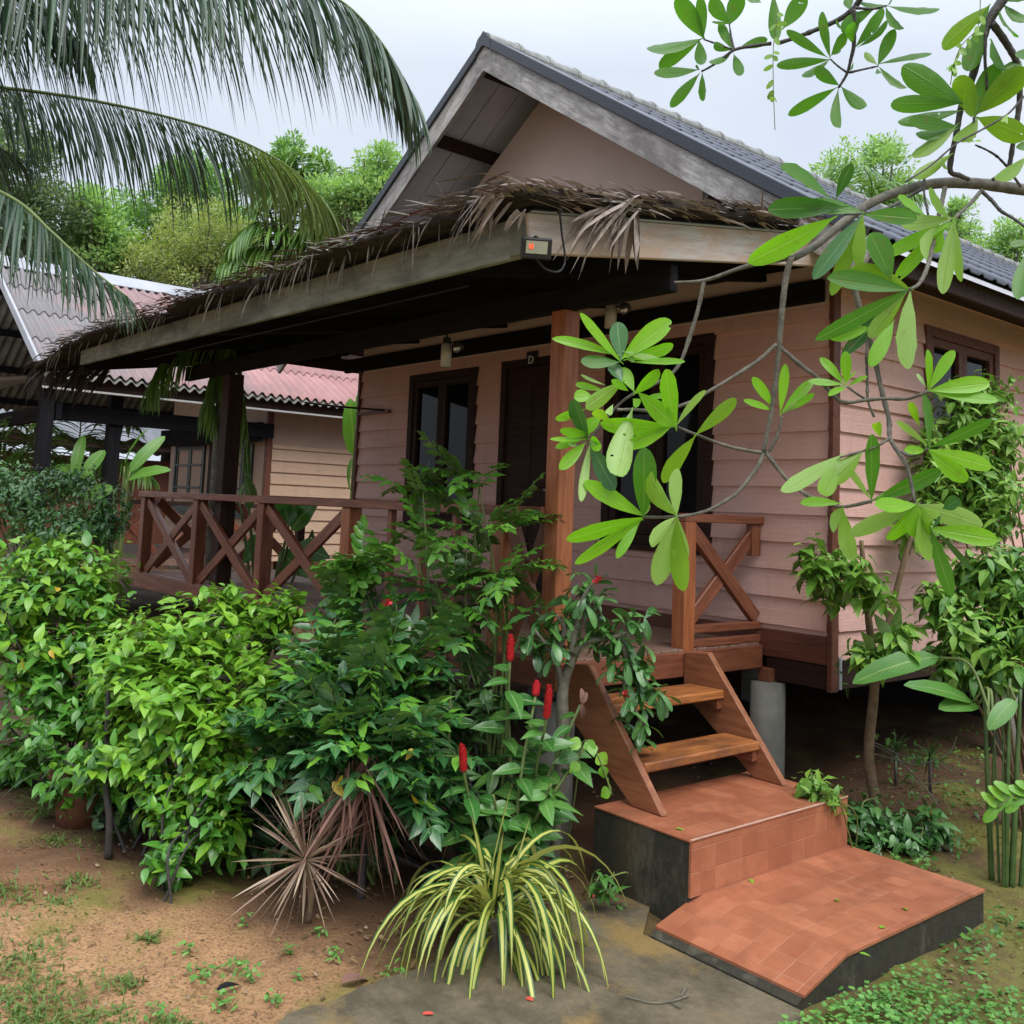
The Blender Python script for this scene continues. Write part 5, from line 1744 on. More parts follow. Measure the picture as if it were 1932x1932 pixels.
# a few yellowed leaves caught in the bed
P = np.array([at(x, y, d) for x, y, d in ((628, 1475, 4.35), (645, 1462, 4.35), (778, 1412, 4.35), (790, 1515, 4.32))])
leaves('yellow_leaves', P, rng.normal(0, .5, P.shape) - UP * .9, rng.normal(0, .4, P.shape) - CF, np.array([.085, .05, .06, .055]), np.array([.042, .026, .03, .03]), LF['yellow'], glossy1, 'ovate', .2, .2)

# ------------------------------------------------------------------ spiral ginger with red cones
gb = np.array([.25, -.62, GZ])
gi = thing('ginger_plant', 'spiral ginger clump with upright red cone flowers beside the stair', 'plant', tuple(gb))
stalks = [((962, 1222), 4.75, 1), ((1031, 1330), 4.6, 1.35), ((1010, 1288), 4.8, .5), ((875, 1430), 4.45, 1), ((1095, 1330), 4.85, 0), ((1110, 1400), 4.8, 0), ((850, 1290), 4.95, 0), ((1040, 1480), 4.55, 0), ((930, 1500), 4.45, 0)]
LP, LD, LN, LLn, LW = [], [], [], [], []
for (x, y), d, c in stalks:
    tip = at(x, y + (25 if c else 0), d)
    base = gb + rng.normal(0, .10, 3) * np.array([1, 1, 0])
    base[2] = GZ
    pts = np.array(spline([base, base + (tip - base) * .5 + (rng.normal(0, .06, 3)), tip], 10))
    st_ = MB().tube(list(pts), list(np.linspace(.011, .007, len(pts))), 7).build('stem', MAT['twig_green'], gi, True)
    k = 0
    for t in np.linspace(.36, .98, 14):
        p = pts[min(int(t * (len(pts) - 1)), len(pts) - 1)]
        a = k * 1.25 + rng.uniform(0, .4)
        k += 1
        LP.append(p)
        LD.append(CR * math.cos(a) - CF * .9 * math.sin(a) + UP * rng.uniform(-.15, .35))
        LN.append(UP * .9 - CF * .5 + rng.normal(0, .2, 3))
        s = rng.uniform(.85, 1.15) * (.75 if t > .9 else 1)
        LLn.append(.175 * s)
        LW.append(.076 * s)
    if c:
        h, r = .125 * c, .0165
        ax = unit(tip - pts[-3] + UP * .1)
        V = MB()
        V.tube([tip + ax * h * t for t in (0, .08, .3, .6, .85, 1.0)], [r * .7, r, r * 1.02, r * .95, r * .7, r * .15], 12)
        V.build('flower_cone', FLOWER, st_, True)
        # overlapping scales
        sP, sD, sN = [], [], []
        for i in range(34):
            t = i / 34
            a = i * 2.4
            rd_ = unit(np.cross(ax, [1, .3, 0])) * math.cos(a) + np.cross(ax, unit(np.cross(ax, [1, .3, 0]))) * math.sin(a)
            sP.append(tip + ax * h * t * .93 + rd_ * r * (1 if t < .7 else 1 - (t - .7) * 2.2))
            sD.append(ax + rd_ * .25)
            sN.append(rd_)
        leaves('cone_scales', sP, sD, sN, .022, .02, FLOWER, st_, 'round', .1, -.2)
leaves('foliage', LP, LD, LN, np.array(LLn), np.array(LW), LF['ginger'], gi, 'ovate', .3, .22, .08)
# withered head
wp = at(1097, 1335, 4.8)
leaves('withered_leaf', [wp + UP * .02] * 3, [UP + CR * .1, UP * .6 + CR * .4, -UP + CR * .2], [-CF + CR * .3] * 3, [.07, .06, .08], [.03, .025, .03], LF['dead_dark'], gi, 'oval', .4, .5)
# climbing vine leaves on the stair side
vb = ground_at(1060, 1660)
vn = thing('climbing_vine', 'heart leaved vine trailing beside the stair stringer', 'plant', tuple(vb))
vp = [vb, at(1085, 1500, 4.75), at(1100, 1400, 4.7), at(1130, 1430, 4.65), at(1155, 1500, 4.6)]
MB().tube(spline(vp, 8), .004, 5).build('stem', MAT['twig_green'], vn, True)
vs_ = spline(vp, 8)
leaves('foliage', [vs_[i] for i in (12, 15, 18, 20, 23, 26, 29, 31)], rng.normal(0, .35, (8, 3)) - UP * .6 + CR * rng.uniform(-.6, .6, (8, 1)), -CF + UP * .4 + rng.normal(0, .3, (8, 3)), rng.uniform(.06, .095, 8), rng.uniform(.045, .072, 8), LF['lime'], vn, 'ovate', .25, .2)

# ------------------------------------------------------------------ whorled thorny tree by the stair
tb_ = ground_at(1045, 1650)
td = 5.05
tw = thing('thorny_shrub', 'gnarled dark stemmed shrub with whorled leaves and tiny red blooms before the corner post', 'shrub', tuple(tb_))
m = MB()
m.tube(spline([tb_, at(1052, 1520, td), at(1062, 1400, td), at(1062, 1300, td), at(1080, 1240, td)], 6), list(np.linspace(.026, .036, 12)) + list(np.linspace(.036, .024, 13)), 9)
for pts in ([(1062, 1300), (1045, 1240), (1010, 1190)], [(1075, 1250), (1085, 1190), (1100, 1130), (1118, 1100)], [(1080, 1245), (1100, 1215), (1165, 1200), (1200, 1185)], [(1165, 1200), (1190, 1250), (1220, 1290)], [(1045, 1245), (1065, 1190), (1050, 1160)], [(1195, 1255), (1180, 1300), (1215, 1370)]):
    q = [at(x, y, td - .02 * i) for i, (x, y) in enumerate(pts)]
    m.tube(spline(q, 6), list(np.linspace(.022, .007, len(spline(q, 6)))), 7)
m.build('trunk', MAT['bark'], tw, True)
hubs = [(1010, 1185, 40), (1118, 1115, 28), (1100, 1130, 35), (1050, 1160, 35), (1200, 1180, 36), (1160, 1215, 50), (1215, 1250, 50), (1225, 1300, 50), (1185, 1300, 50), (1215, 1370, 45), (1190, 1250, 55), (1130, 1190, 35), (1095, 1195, 40), (1040, 1210, 35)]
P = np.concatenate([at(x, y, td) + rng.normal(0, .04, (5, 3)) for x, y, r in hubs])
O = unit(rng.normal(0, .5, P.shape) + UP * .7)
A = whorls(P, O, 7, .115, .040, .006, .25, .25)
leaves('foliage', *A, LF['tall'], tw, 'obovate', .4, .2)
for x, y in ((1128, 1091), (732, 1140), (1180, 1310)):
    d = 4.95 if x > 1000 else 4.85
    c_ = at(x, y, d)
    fl_ = leaves('bloom', np.tile(c_, (9, 1)) + rng.normal(0, .006, (9, 3)), rng.normal(0, 1, (9, 3)), rng.normal(0, 1, (9, 3)), .022, .018, FLOWER, tw, 'round', .3, .3)

# ------------------------------------------------------------------ strap leaved plants at the front of the bed
sb = ground_at(935, 1790)
sl2 = thing('spider_lily', 'arching yellow and green striped strap leaf plant spilling over the path edge', 'plant', tuple(sb))
n = 120
th_ = rng.uniform(0, 2 * math.pi, n)
el_ = rng.uniform(.05, .9, n)
D = np.stack([np.cos(th_) * np.cos(el_), np.sin(th_) * np.cos(el_), np.sin(el_)], -1)
P = sb + np.stack([np.cos(th_) * .06, np.sin(th_) * .06, rng.uniform(.05, .34, n)], -1)
straps('leaves', P, D, np.tile(UP, (n, 1)) + rng.normal(0, .3, (n, 3)), rng.uniform(.36, .78, n), rng.uniform(.018, .036, n), LF['spider'], sl2, grav=rng.uniform(.25, .6, n), seg=11, fold=.25, root=.75)
n = 4
th_ = rng.uniform(0, 2 * math.pi, n)
D = np.stack([np.cos(th_) * .3, np.sin(th_) * .3, np.ones(n)], -1)
straps('upright_leaves', sb + rng.normal(0, .05, (n, 3)) * np.array([1, 1, 0]) + UP * .2, D, rng.normal(0, .6, (n, 3)) - CF, rng.uniform(.35, .55, n), .03, LF['spider'], sl2, grav=.06, seg=8, fold=.25)
MB().tube([sb - UP * .05, sb + UP * .12], [.06, .03], 10).build('crown_base', MAT['thatch'], sl2, True)

db = at(577, 1622, 4.38)
gd = ground_at(582, 1735)
dd = thing('dry_rosette', 'starburst of thin dried tan strap leaves on the brown soil', 'plant', tuple(gd))
n = 84
U = unit(rng.normal(0, 1, (n, 3)) + np.array([0, 0, .1]) - CF * .45)
straps('leaves', np.tile(db, (n, 1)) + U * .02, U, np.cross(U, rng.normal(0, 1, (n, 3))), rng.uniform(.24, .42, n), rng.uniform(.008, .013, n), LF['dead'], dd, grav=.035, seg=5, fold=.3)
MB().tube(spline([gd, gd + (db - gd) * .5 + CR * .02, db], 5), .013, 7).build('stem', MAT['bark_brown'], dd, True)
hb_ = at(690, 1450, 4.42)
dk_ = thing('dry_strap_plant', 'skirt of long brown dried strap leaves hanging below the glossy shrub', 'plant', tuple(ground_at(680, 1700)))
n = 70
D = np.stack([rng.normal(0, .38, n), rng.normal(0, .38, n), -np.ones(n)], -1) - CR * rng.uniform(-.3, .75, n)[:, None]
straps('leaves', hb_ + rng.normal(0, .035, (n, 3)), D, rng.normal(0, 1, (n, 3)), rng.uniform(.30, .60, n), rng.uniform(.010, .016, n), LF['dead_dark'], dk_, grav=.07, seg=5, fold=.35)
MB().tube(spline([ground_at(680, 1700), at(688, 1560, 4.65), hb_], 5), .02, 8).build('stem', MAT['bark_dark'], dk_, True)
sg_ = ground_at(1135, 1700)
shrub('seedling', 'small fresh green seedling at the foot of the blackened step', 'plant', sg_, [blob(1140, 1670, 4.55, 26, 22, .06)], 7, 5, .075, .034, LF['mid'], 'ovate', 5, 'twig_green', r0=.005)
shrub('seedling', 'dim low seedling in the shade behind the striped strap plant', 'plant', ground_at(770, 1790), [blob(768, 1770, 4.3, 35, 24, .08)], 10, 5, .05, .02, LF['mid'], 'ovate', 5, 'twig_green', r0=.004)

# ------------------------------------------------------------------ beside the house on the near side
cl = lambda P: (P[:, 0] > XR + .10) | (P[:, 1] < YW - .1)
rb = np.array([.82, 2.05, -.34])
rt = thing('small_tree', 'slender forked tree with drooping toothed leaf clusters at the house corner', 'tree', tuple(rb))
m = MB()
rd0 = 6.0
m.tube(spline([rb, at(1640, 1440, rd0), at(1648, 1320, rd0), at(1652, 1270, rd0)], 6), list(np.linspace(.035, .026, 19)), 9)
m.tube(spline([at(1652, 1275, rd0), at(1640, 1180, rd0), at(1630, 1080, rd0), at(1625, 1020, rd0)], 6), list(np.linspace(.027, .014, 19)), 8)
m.tube(spline([at(1652, 1275, rd0), at(1675, 1180, rd0 + .1), at(1705, 1060, rd0 + .1), at(1722, 1010, rd0 + .1)], 6), list(np.linspace(.025, .013, 19)), 8)
m.build('trunk', MAT['bark_brown'], rt, True)
P, O = sample([blob(1580, 1070, 5.9, 62, 50, .2), blob(1545, 1050, 5.85, 40, 35, .15), blob(1630, 1085, 5.9, 40, 40, .2), blob(1690, 1195, 5.8, 48, 42, .2), blob(1650, 1215, 5.8, 35, 30, .15)], 66, .5)
P = P[cl(P)]
O = unit(rng.normal(0, .5, P.shape) + UP)
leaves('foliage', *whorls(P, O, 9, .135, .058, .012, .25, .4), LF['light'], rt, 'ovate', .35, .2, .2)
m = MB()
for pts in ([(1648, 1400), (1700, 1425), (1740, 1440), (1790, 1420), (1805, 1390)], [(1648, 1405), (1690, 1430), (1740, 1480), (1770, 1520)], [(1640, 1420), (1680, 1430), (1730, 1445)], [(1745, 1480), (1820, 1472)]):
    m.tube(spline([at(x, y, 6.1) for x, y in pts], 6), .005, 5)
m.build('bare_twigs', MAT['bark'], rt, True)
P = np.array([at(x, y, 6.05) for x, y in ((1672, 1390), (1690, 1395), (1700, 1400), (1720, 1405), (1650, 1380), (1575, 1260), (1590, 1300), (1730, 1430), (1760, 1425), (1715, 1460), (1600, 1510), (1640, 1490))])
leaves('sprigs', *whorls(P, unit(rng.normal(0, .4, P.shape) + UP * .4), 3, .08, .04, .01, .1, .8), LF['mid'], rt, 'ovate', .3, .2)

shrub('sapling', 'bright toothed sapling leaning over the corner of the upper tiled step', 'plant', np.array([1.02, 1.33, -.33]),
      [blob(1540, 1480, 5.25, 40, 30, .12), blob(1560, 1500, 5.25, 40, 30, .12)], 22, 7, .11, .050, LF['light'], 'ovate', 2, 'twig_green', r0=.005, droop=.4, wave=.2, clear=lambda P: P[:, 2] > .12)
shrub('garden_shrub', 'low dark green undergrowth beside the tiled steps', 'shrub', None,
      [blob(1625, 1530, 5.75, 60, 45, .2), blob(1690, 1560, 5.7, 60, 50, .2), blob(1720, 1600, 5.6, 45, 40, .15), blob(1640, 1590, 5.6, 40, 40, .15), blob(1760, 1560, 5.7, 45, 60, .2)], 170, 6, .095, .045, LF['tall'], 'ovate', 5, 'twig_green', droop=.4, r0=.006)
for x, y, lab in ((1690, 1500, 'dark tufted grass plant on a bare stem behind the low undergrowth, nearer the stair'), (1755, 1510, 'dark tufted grass plant on a bare stem nearer the green stalks')):
    g = onz(x, y, -.34)
    t = thing('tufted_plant', lab, 'plant', tuple(g), 'dark tufted plants')
    top = g + UP * .30
    MB().tube([g, top], .012, 6).build('stem', MAT['bark_dark'], t, True)
    n = 30
    D = unit(rng.normal(0, 1, (n, 3)) + UP * .9)
    straps('blades', np.tile(top, (n, 1)), D, np.tile(UP, (n, 1)) + rng.normal(0, .2, (n, 3)), rng.uniform(.10, .2, n), .009, LF['dark'], t, grav=.35, seg=4)

shrub('garden_shrub', 'large light green bush against the side wall below its window', 'shrub', np.array([1.05, 4.1, -.34]),
      [blob(1810, 800, 6.9, 110, 95, .3), blob(1770, 900, 6.7, 90, 80, .3), blob(1860, 930, 6.6, 90, 110, .35), blob(1850, 740, 6.9, 70, 50, .25), blob(1740, 990, 6.5, 60, 70, .25), blob(1880, 830, 6.7, 60, 80, .3)],
      620, 6, .105, .040, LF['light'], 'ovate', 8, 'bark_brown', droop=.3, clear=lambda P: P[:, 0] > XR + .12, second=(LF['mid'], .35, (2.2, .6)), step=.018)
shrub('garden_shrub', 'deeper green bush with drooping leaves before the lower side wall', 'shrub', np.array([1.25, 3.0, -.34]),
      [blob(1870, 1080, 5.9, 85, 80, .3), blob(1830, 1190, 5.7, 80, 70, .25), blob(1775, 1130, 5.9, 50, 50, .2), blob(1800, 1250, 5.7, 60, 50, .2), blob(1925, 1160, 5.7, 50, 90, .3), blob(1890, 1260, 5.6, 60, 40, .2)],
      280, 7, .12, .050, LF['mid'], 'ovate', 12, 'bark_brown', second=(LF['light'], .7, (-.2, .9)), droop=.35, clear=lambda P: P[:, 0] > XR + .12, step=.014)
shrub('garden_shrub', 'very dark bush standing past the far side of the light green bush', 'shrub', np.array([1.3, 6.5, -.34]),
      [blob(1925, 880, 8.6, 50, 60, .4), blob(1915, 960, 8.6, 45, 60, .4), blob(1935, 1040, 8.4, 60, 60, .4)], 130, 6, .14, .06, LF['dark'], 'ovate', 12, 'bark_dark', clear=lambda P: P[:, 0] > XR + .12)

hb2 = onz(1895, 1680, -.34)
hl = thing('heliconia', 'clump of upright green stalks with broad paddle leaves at the photo edge', 'plant', tuple(hb2))
for i, (x0, y0, x1, y1, r) in enumerate(((1872, 1675, 1856, 1300, .015), (1886, 1680, 1874, 1330, .007), (1897, 1690, 1905, 1280, .014), (1908, 1690, 1925, 1300, .017), (1925, 1690, 1950, 1320, .013), (1893, 1690, 1893, 1340, .008), (1868, 1660, 1880, 1230, .007))):
    g = onz(x0, y0, -.35)
    d0 = float(np.dot(g - CAM, CF))
    MB().tube(spline([g, at((x0 + x1) / 2, (y0 + y1) / 2, d0 + .05), at(x1, y1, d0 + .15)], 7), list(np.linspace(r * 1.1, r * .6, 15)), 9).build('stalk', MAT['cane'], hl, True)
for (sx, sy, tx, ty, d, W) in ((1772, 1240, 1640, 1290, 5.6, .16), (1835, 1325, 1735, 1300, 5.5, .12), (1845, 1330, 1790, 1340, 5.5, .12), (1915, 1320, 1880, 1372, 5.3, .10)):
    p, q = at(sx, sy, d), at(tx, ty, d - .1)
    L = np.linalg.norm(q - p)
    leaves('leaf', [p], [q - p + UP * L * .25], [UP * .9 - CF * .6], L * 1.1, W, LF['mid'], hl, 'oval', .3, .15, .03)
    m = MB().tube(spline([hb2 + UP * .9 + CR * rng.uniform(-.1, .1), (hb2 + UP * .9 + p) / 2 + UP * .12, p], 6), .008, 6).build('leaf_stalk', MAT['twig_green'], hl, True)
sb2 = onz(1990, 1720, -.32)
spg = thing('sprig_plant', 'bright lime sprig poking in at the photo edge before the green stalks', 'plant', tuple(sb2))
tipp = at(1880, 1525, 4.3)
MB().tube(spline([sb2, at(1970, 1560, 4.3), at(1925, 1500, 4.3), tipp], 6), .005, 6).build('stem', MAT['twig_green'], spg, True)
P = np.array([at(1965 - i * 14, 1500 + ((i * 7) % 22) - 14 + max(0, i - 3) * 6, 4.3) for i in range(7)])
P = np.repeat(P, 2, 0)
leaves('foliage', P, np.tile(-CR * .7, (14, 1)) + np.where(np.arange(14)[:, None] % 2 == 0, 1, -1) * UP * .5 + rng.normal(0, .1, (14, 3)), np.tile(-CF * .7 + UP * .6, (14, 1)), .085, .045, LF['lime'], spg, 'oval', .2, .2)

# ------------------------------------------------------------------ small growth on the ground


def scatter(pxs, n, spread):
    """ground points round photo positions"""
    out = []
    for x, y, r in pxs:
        k = max(1, int(n * r))
        for _ in range(k):
            p = onz(x + rng.normal(0, spread * r), y + rng.normal(0, spread * r * .45), GZ)
            out.append((p[0], p[1], float(gz(p[0], p[1]))))
    return np.array(out)


P = scatter([(40, 1760, 1.2), (60, 1850, 1.5), (20, 1680, .8), (90, 1900, 1.4), (200, 1910, 1.0), (150, 1660, .5), (30, 1920, 1.5), (120, 1700, .5), (0, 1800, 1.2), (230, 1840, .5), (280, 1760, .3), (160, 1600, .5), (330, 1920, .5), (100, 1590, .4)], 190, 40)
n = len(P)
g_ = straps('grass', P, rng.normal(0, .8, (n, 3)) * np.array([1, 1, .1]) + UP * .6, np.tile(UP, (n, 1)), rng.uniform(.02, .055, n), rng.uniform(.005, .010, n), LF['grass'], None, grav=.5, seg=3)
tag(g_, 'short broad bladed grass patches on the bare sand at the photo edge', 'grass', kind='stuff')
P = scatter([(1680, 1450, 1.0), (1780, 1440, 1.2), (1850, 1520, .8), (1720, 1640, .8), (1800, 1600, .9), (1900, 1740, .7), (1840, 1780, .7), (1620, 1600, .5), (1760, 1500, 1.2), (1830, 1400, 1.0)], 60, 40)
P[:, 2] = gz(P[:, 0], P[:, 1])
n = len(P)
g_ = leaves('low_weeds', P + UP * rng.uniform(.005, .07, n)[:, None], rng.normal(0, 1, (n, 3)) * np.array([1, 1, .4]), UP + rng.normal(0, .35, (n, 3)), rng.uniform(.02, .055, n), rng.uniform(.012, .026, n), LF['mid'], None, 'ovate', .25, .15)
tag(g_, 'low leafy weeds spread over the shaded soil beside the house', 'weeds', kind='stuff')
P = scatter([(390, 1830, .9), (450, 1815, .5), (350, 1790, .4), (470, 1835, .5), (540, 1790, .3), (560, 1840, .2), (300, 1900, .5), (420, 1880, .6), (520, 1880, .3), (625, 1800, .3), (600, 1760, .25), (745, 1835, .3), (460, 1740, .2), (1170, 1720, .15), (1690, 1560, .3), (1740, 1640, .3), (1800, 1500, .6), (1750, 1430, .8), (1850, 1440, .8), (1480, 1700, .05)], 60, 26)
n = len(P)
g_ = leaves('weeds', P + UP * rng.uniform(.005, .05, n)[:, None], rng.normal(0, 1, (n, 3)) * np.array([1, 1, .3]), UP + rng.normal(0, .3, (n, 3)), rng.uniform(.015, .035, n), rng.uniform(.008, .016, n), LF['cover'], None, 'oval', .2, .1)
tag(g_, 'tiny weeds sprouting in clusters on the sandy soil', 'weeds', kind='stuff')
# ground cover beside the landing
pts = []
while len(pts) < 7000:
    x, y = rng.uniform(1.84, 3.4), rng.uniform(-1.2, .9)
    lim = 1.3 - .55 * (x - 1.84) - 1.1 * max(0, y - .1)
    w = .5 + .5 * math.sin(x * 9) * math.sin(y * 8 + 1)
    if rng.uniform() < np.clip(1.15 - .95 * max(0, y + .15) - .3 * max(0, x - 2.3) - .35 * w * max(0, y + .5), 0, 1) and y > -.55 - 1.0 * (x - 1.84):
        pts.append((x, y, float(gz(x, y)) + rng.uniform(.01, .06) * (1.2 - .6 * max(0, y))))
P = np.array(pts)
n = len(P)
g_ = leaves('ground_cover', P, rng.normal(0, 1, (n, 3)) * np.array([1, 1, .25]), UP + rng.normal(0, .3, (n, 3)), rng.uniform(.016, .030, n), rng.uniform(.014, .024, n), LF['cover'], None, 'round', .15, .1)
tag(g_, 'dense mat of tiny round leaves beside the lower tiled step', 'ground cover', kind='stuff')
# litter
P = []
for _ in range(7500):
    x, y = rng.uniform(-3.4, 2.6), rng.uniform(-2.3, 3.4)
    if rng.uniform() < (.9 if y > -1.55 else .45) and not (.4 < x < 1.83 and -.36 < y < 1.25) and not (x < 0 and y > .1):
        P.append((x, y, float(gz(x, y)) + .014))
P = np.array(P)
n = len(P)
g_ = leaves('leaf_litter', P, rng.normal(0, 1, (n, 3)) * np.array([1, 1, .15]), UP + rng.normal(0, .35, (n, 3)), rng.uniform(.008, .055, n) ** 1.0, rng.uniform(.004, .018, n), LF['litter'], None, 'lance', .3, .2)
tag(g_, 'dry brown leaf litter strewn over the soil of the beds', 'leaf litter', kind='stuff')

n = 900
P = []
for _ in range(n):
    x, y = rng.uniform(-2.6, 2.8), rng.uniform(-2.9, 2.4)
    if not (.4 < x < 1.83 and -.36 < y < 1.25):
        P.append((x, y, float(gz(x, y)) + .004))
mb = MB()
for q in P:
    r = abs(rng.normal(.004, .004)) + .002
    a_ = rng.uniform(0, 6.28)
    k = [(q[0] + r * 1.3 * math.cos(a_ + i * 1.571) * rng.uniform(.7, 1.2), q[1] + r * math.sin(a_ + i * 1.571) * rng.uniform(.7, 1.2), q[2]) for i in range(4)]
    mb.add(k + [(q[0], q[1], q[2] + r)], [(0, 1, 4), (1, 2, 4), (2, 3, 4), (3, 0, 4)])
tag(mb.build('pebbles', m_plain('grit_pebble', lin(140, 118, 96), .85, .4, 30, .2), None, True), 'small grit and pebbles sprinkled over the soil', 'pebbles', kind='stuff')

# single fallen leaves and petals
PET = m_plain('red_petal', (.55, .07, .05, 1), .5, .2, 20, 0)


def fallen(name, label, cat, p, L, W, mat, prof='ovate', group=None, bend=.25, fold=.15):
    a = rng.uniform(0, 6.28)
    o = leaves(name, [p], [[math.cos(a), math.sin(a), .05]], [UP + rng.normal(0, .12, 3)], L, W, mat, None, prof, bend, fold)
    return tag(o, label, cat, group)


for (x, y), lab in (((818, 1913), 'red petal lying on the path nearest the photo bottom'), ((1005, 1888), 'red petal on the path to the stair side of the other one'), ((1118, 1692), 'tiny red petal near the mossy path edge by the seedling')):
    fallen('fallen_petal', lab, 'petal', onz(x, y, pz + .006), .05, .022, PET, 'oval', 'petals on the path')
for (x, y), lab in (((645, 1858), 'dark brown curled dead leaf on the sand by the path edge'), ((408, 1868), 'long black rotted leaf among the small weeds')):
    p = onz(x, y, GZ)
    p[2] = float(gz(p[0], p[1])) + .025
    fallen('dead_leaf', lab, 'leaf', p, .14, .065 if x > 500 else .035, LF['dead_dark'] if x > 500 else MAT['black_plastic'], 'ovate', None, .3, .5)
for (x, y, z), lab in (((1387, 1826, -.25), 'green leaf standing on the grey strip below the sloped tiles'), ((1622, 1798, ST + .006), 'yellow green leaf in the middle of the lower tiled step'), ((1660, 1750, ST + .006), 'small faint green leaf on the lower step toward its back edge'), ((1580, 1700, ST + .006), 'dull green leaf on the lower step below the riser'), ((1415, 1658, ST + .006), 'pale leaf at the foot of the tiled riser'), ((1712, 1717, ST + .006), 'green leaf on the lower step nearest the undergrowth'), ((1275, 1562, BT + .006), 'bright green scrap on the upper tiled step')):
    fallen('fallen_leaf', lab, 'leaf', onz(x, y, z), .045, .022, LF['lime'], 'ovate', 'fallen leaves on the tiled steps')
m = MB()
for pts in ([(1180, 1880), (1230, 1892), (1270, 1888), (1300, 1878)], [(1262, 1888), (1285, 1902)], [(1285, 1880), (1296, 1862)]):
    m.tube(spline([onz(x, y, pz + .008) for x, y in pts], 5), .003, 5)
tag(m.build('fallen_twig', MAT['bark'], None, True), 'thin pale forked twig lying on the stained path', 'twig')

# ------------------------------------------------------------------ the big leaved tree hanging into the view
bt = thing('canopy_tree', 'big leaved tree whose limb and drooping twigs hang across the sunny side of the house', 'tree', tuple(onz(2500, 1900, GZ)))
zA = lambda u, v: (1004.6 + .28 * u, 579.6 + .28 * v)
zB = lambda u, v: (1468.3 + .24 * u, .24 * v)
zC = lambda u, v: (1429.7 + .26 * u, 618.2 + .26 * v)
zD = lambda u, v: (1159.2 + .4 * u, .4 * v)
zE = lambda u, v: (1468.3 + .24 * u, 309.1 + .24 * v)
ZS = {zA: .28, zB: .24, zC: .26, zD: .4, zE: .24}


def line(pts, d0, d1, r0, r1, z=None):
    q = []
    for i, p in enumerate(pts):
        x, y = z(*p) if z else p
        q.append(at(x, y, d0 + (d1 - d0) * i / max(1, len(pts) - 1)))
    c = spline(q, 7)
    m = MB().tube(c, [r0 + (r1 - r0) * i / (len(c) - 1) + abs(rng.normal(0, .0006)) for i in range(len(c))], 8)
    return m


def branch(pts, d0, d1, r0, r1, z=None, mat='bark_limb', name='branch'):
    return line(pts, d0, d1, r0, r1, z).build(name, MAT[mat], bt, True)


tp = at(2480, 700, 3.2)
th0 = at(2450, 250, 3.1)
th1, th2 = th0 + UP * 1.3 - CR * .1, th0 + UP * 2.6 - CR * .35
MB().tube(spline([np.array([tp[0] + .1, tp[1], GZ - .1]), np.array([tp[0], tp[1], 1.2]), tp, th0, th1, th2], 8), list(np.linspace(.10, .015, 41)), 12).build('trunk', MAT['bark_limb'], bt, True)
MB().tube(spline([th0 + UP * .9, th0 * .5 + at(1912, -29, 2.5) * .5 + UP * .15, at(1912, -29, 2.5)], 8), list(np.linspace(.03, .013, 17)), 8).build('branch', MAT['bark_dark'], bt, True)
MB().tube(spline([th1, th1 * .5 + at(1636, -21, 2.7) * .5 + UP * .25, at(1636, -21, 2.7)], 8), list(np.linspace(.028, .0085, 17)), 8).build('branch', MAT['bark_dark'], bt, True)
Pq = np.concatenate([th2 + rng.normal(0, .35, (26, 3)), th1 + UP * .5 + rng.normal(0, .45, (22, 3)) + CR * .3])
leaves('leaf_cluster', *whorls(Pq, unit(rng.normal(0, .6, Pq.shape) + UP), 7, .17, .065, .004, .3, .1), LF['canopy'], bt, 'obovate', .1, .2)
branch([(2440, 480), (2250, 400), (2050, 368), (1932, 358), (1850, 347), (1770, 346), (1700, 360), (1640, 385), (1590, 420), (1540, 462), (1498, 487)], 3.0, 2.25, .020, .0075)
branch([(1500, 486), (1460, 492), (1400, 505), (1330, 529), (1272, 533)], 2.25, 2.3, .0065, .003)
branch([(1328, 529), (1318, 580), (1300, 640), (1280, 690), (1250, 717), (1197, 742), (1161, 770), (1113, 829)], 2.29, 2.22, .0045, .0025)
branch([(1492, 486), (1482, 530), (1474, 600), (1470, 660), (1466, 700), (1455, 780), (1440, 855)], 2.25, 2.25, .0072, .0045)
branch([(1440, 855), (1430, 880), (1400, 920), (1377, 940), (1330, 965), (1275, 975), (1213, 976)], 2.25, 2.15, .0045, .003)
branch([(1465, 650), (1420, 688), (1340, 737), (1301, 759), (1248, 775), (1195, 773), (1165, 773)], 2.25, 2.18, .0045, .0025)
branch([(1440, 855), (1377, 843), (1313, 820), (1275, 804)], 2.25, 2.2, .004, .0025)
branch([(160, 140), (310, 270), (430, 360), (520, 460), (620, 540), (790, 525), (930, 515), (1090, 515), (1240, 460)], 2.25, 2.12, .0045, .003, zC)
branch([(790, 525), (720, 480), (650, 430)], 2.2, 2.2, .0025, .002, zC)
branch([(845, 650), (800, 530), (795, 400), (790, 200), (800, 60)], 2.18, 2.2, .0022, .003, zC)
branch([(60, 910), (210, 1100), (320, 1190), (430, 1250), (600, 1300), (830, 1260)], 2.25, 2.1, .0045, .0028, zC)
branch([(700, -300), (760, -60), (840, 190), (890, 420), (950, 660), (960, 800), (1030, 920), (1090, 1030), (1140, 1270)], 2.3, 2.05, .0065, .0035, zC)
branch([(1140, 1270), (1190, 1380), (1260, 1470)], 2.05, 2.03, .003, .002, zC)
branch([(960, 800), (880, 850), (780, 890), (600, 940)], 2.1, 2.05, .003, .002, zC)
branch([(1040, 900), (1120, 930), (1240, 880)], 2.1, 2.05, .003, .002, zC)
branch([(175, 640), (150, 760), (100, 870), (60, 910)], 2.25, 2.25, .003, .0035, zC)
branch([(1310, 190), (1270, 380), (1230, 570), (1190, 750), (1150, 870), (1100, 950), (1030, 990)], 2.5, 2.2, .006, .0035, zE)
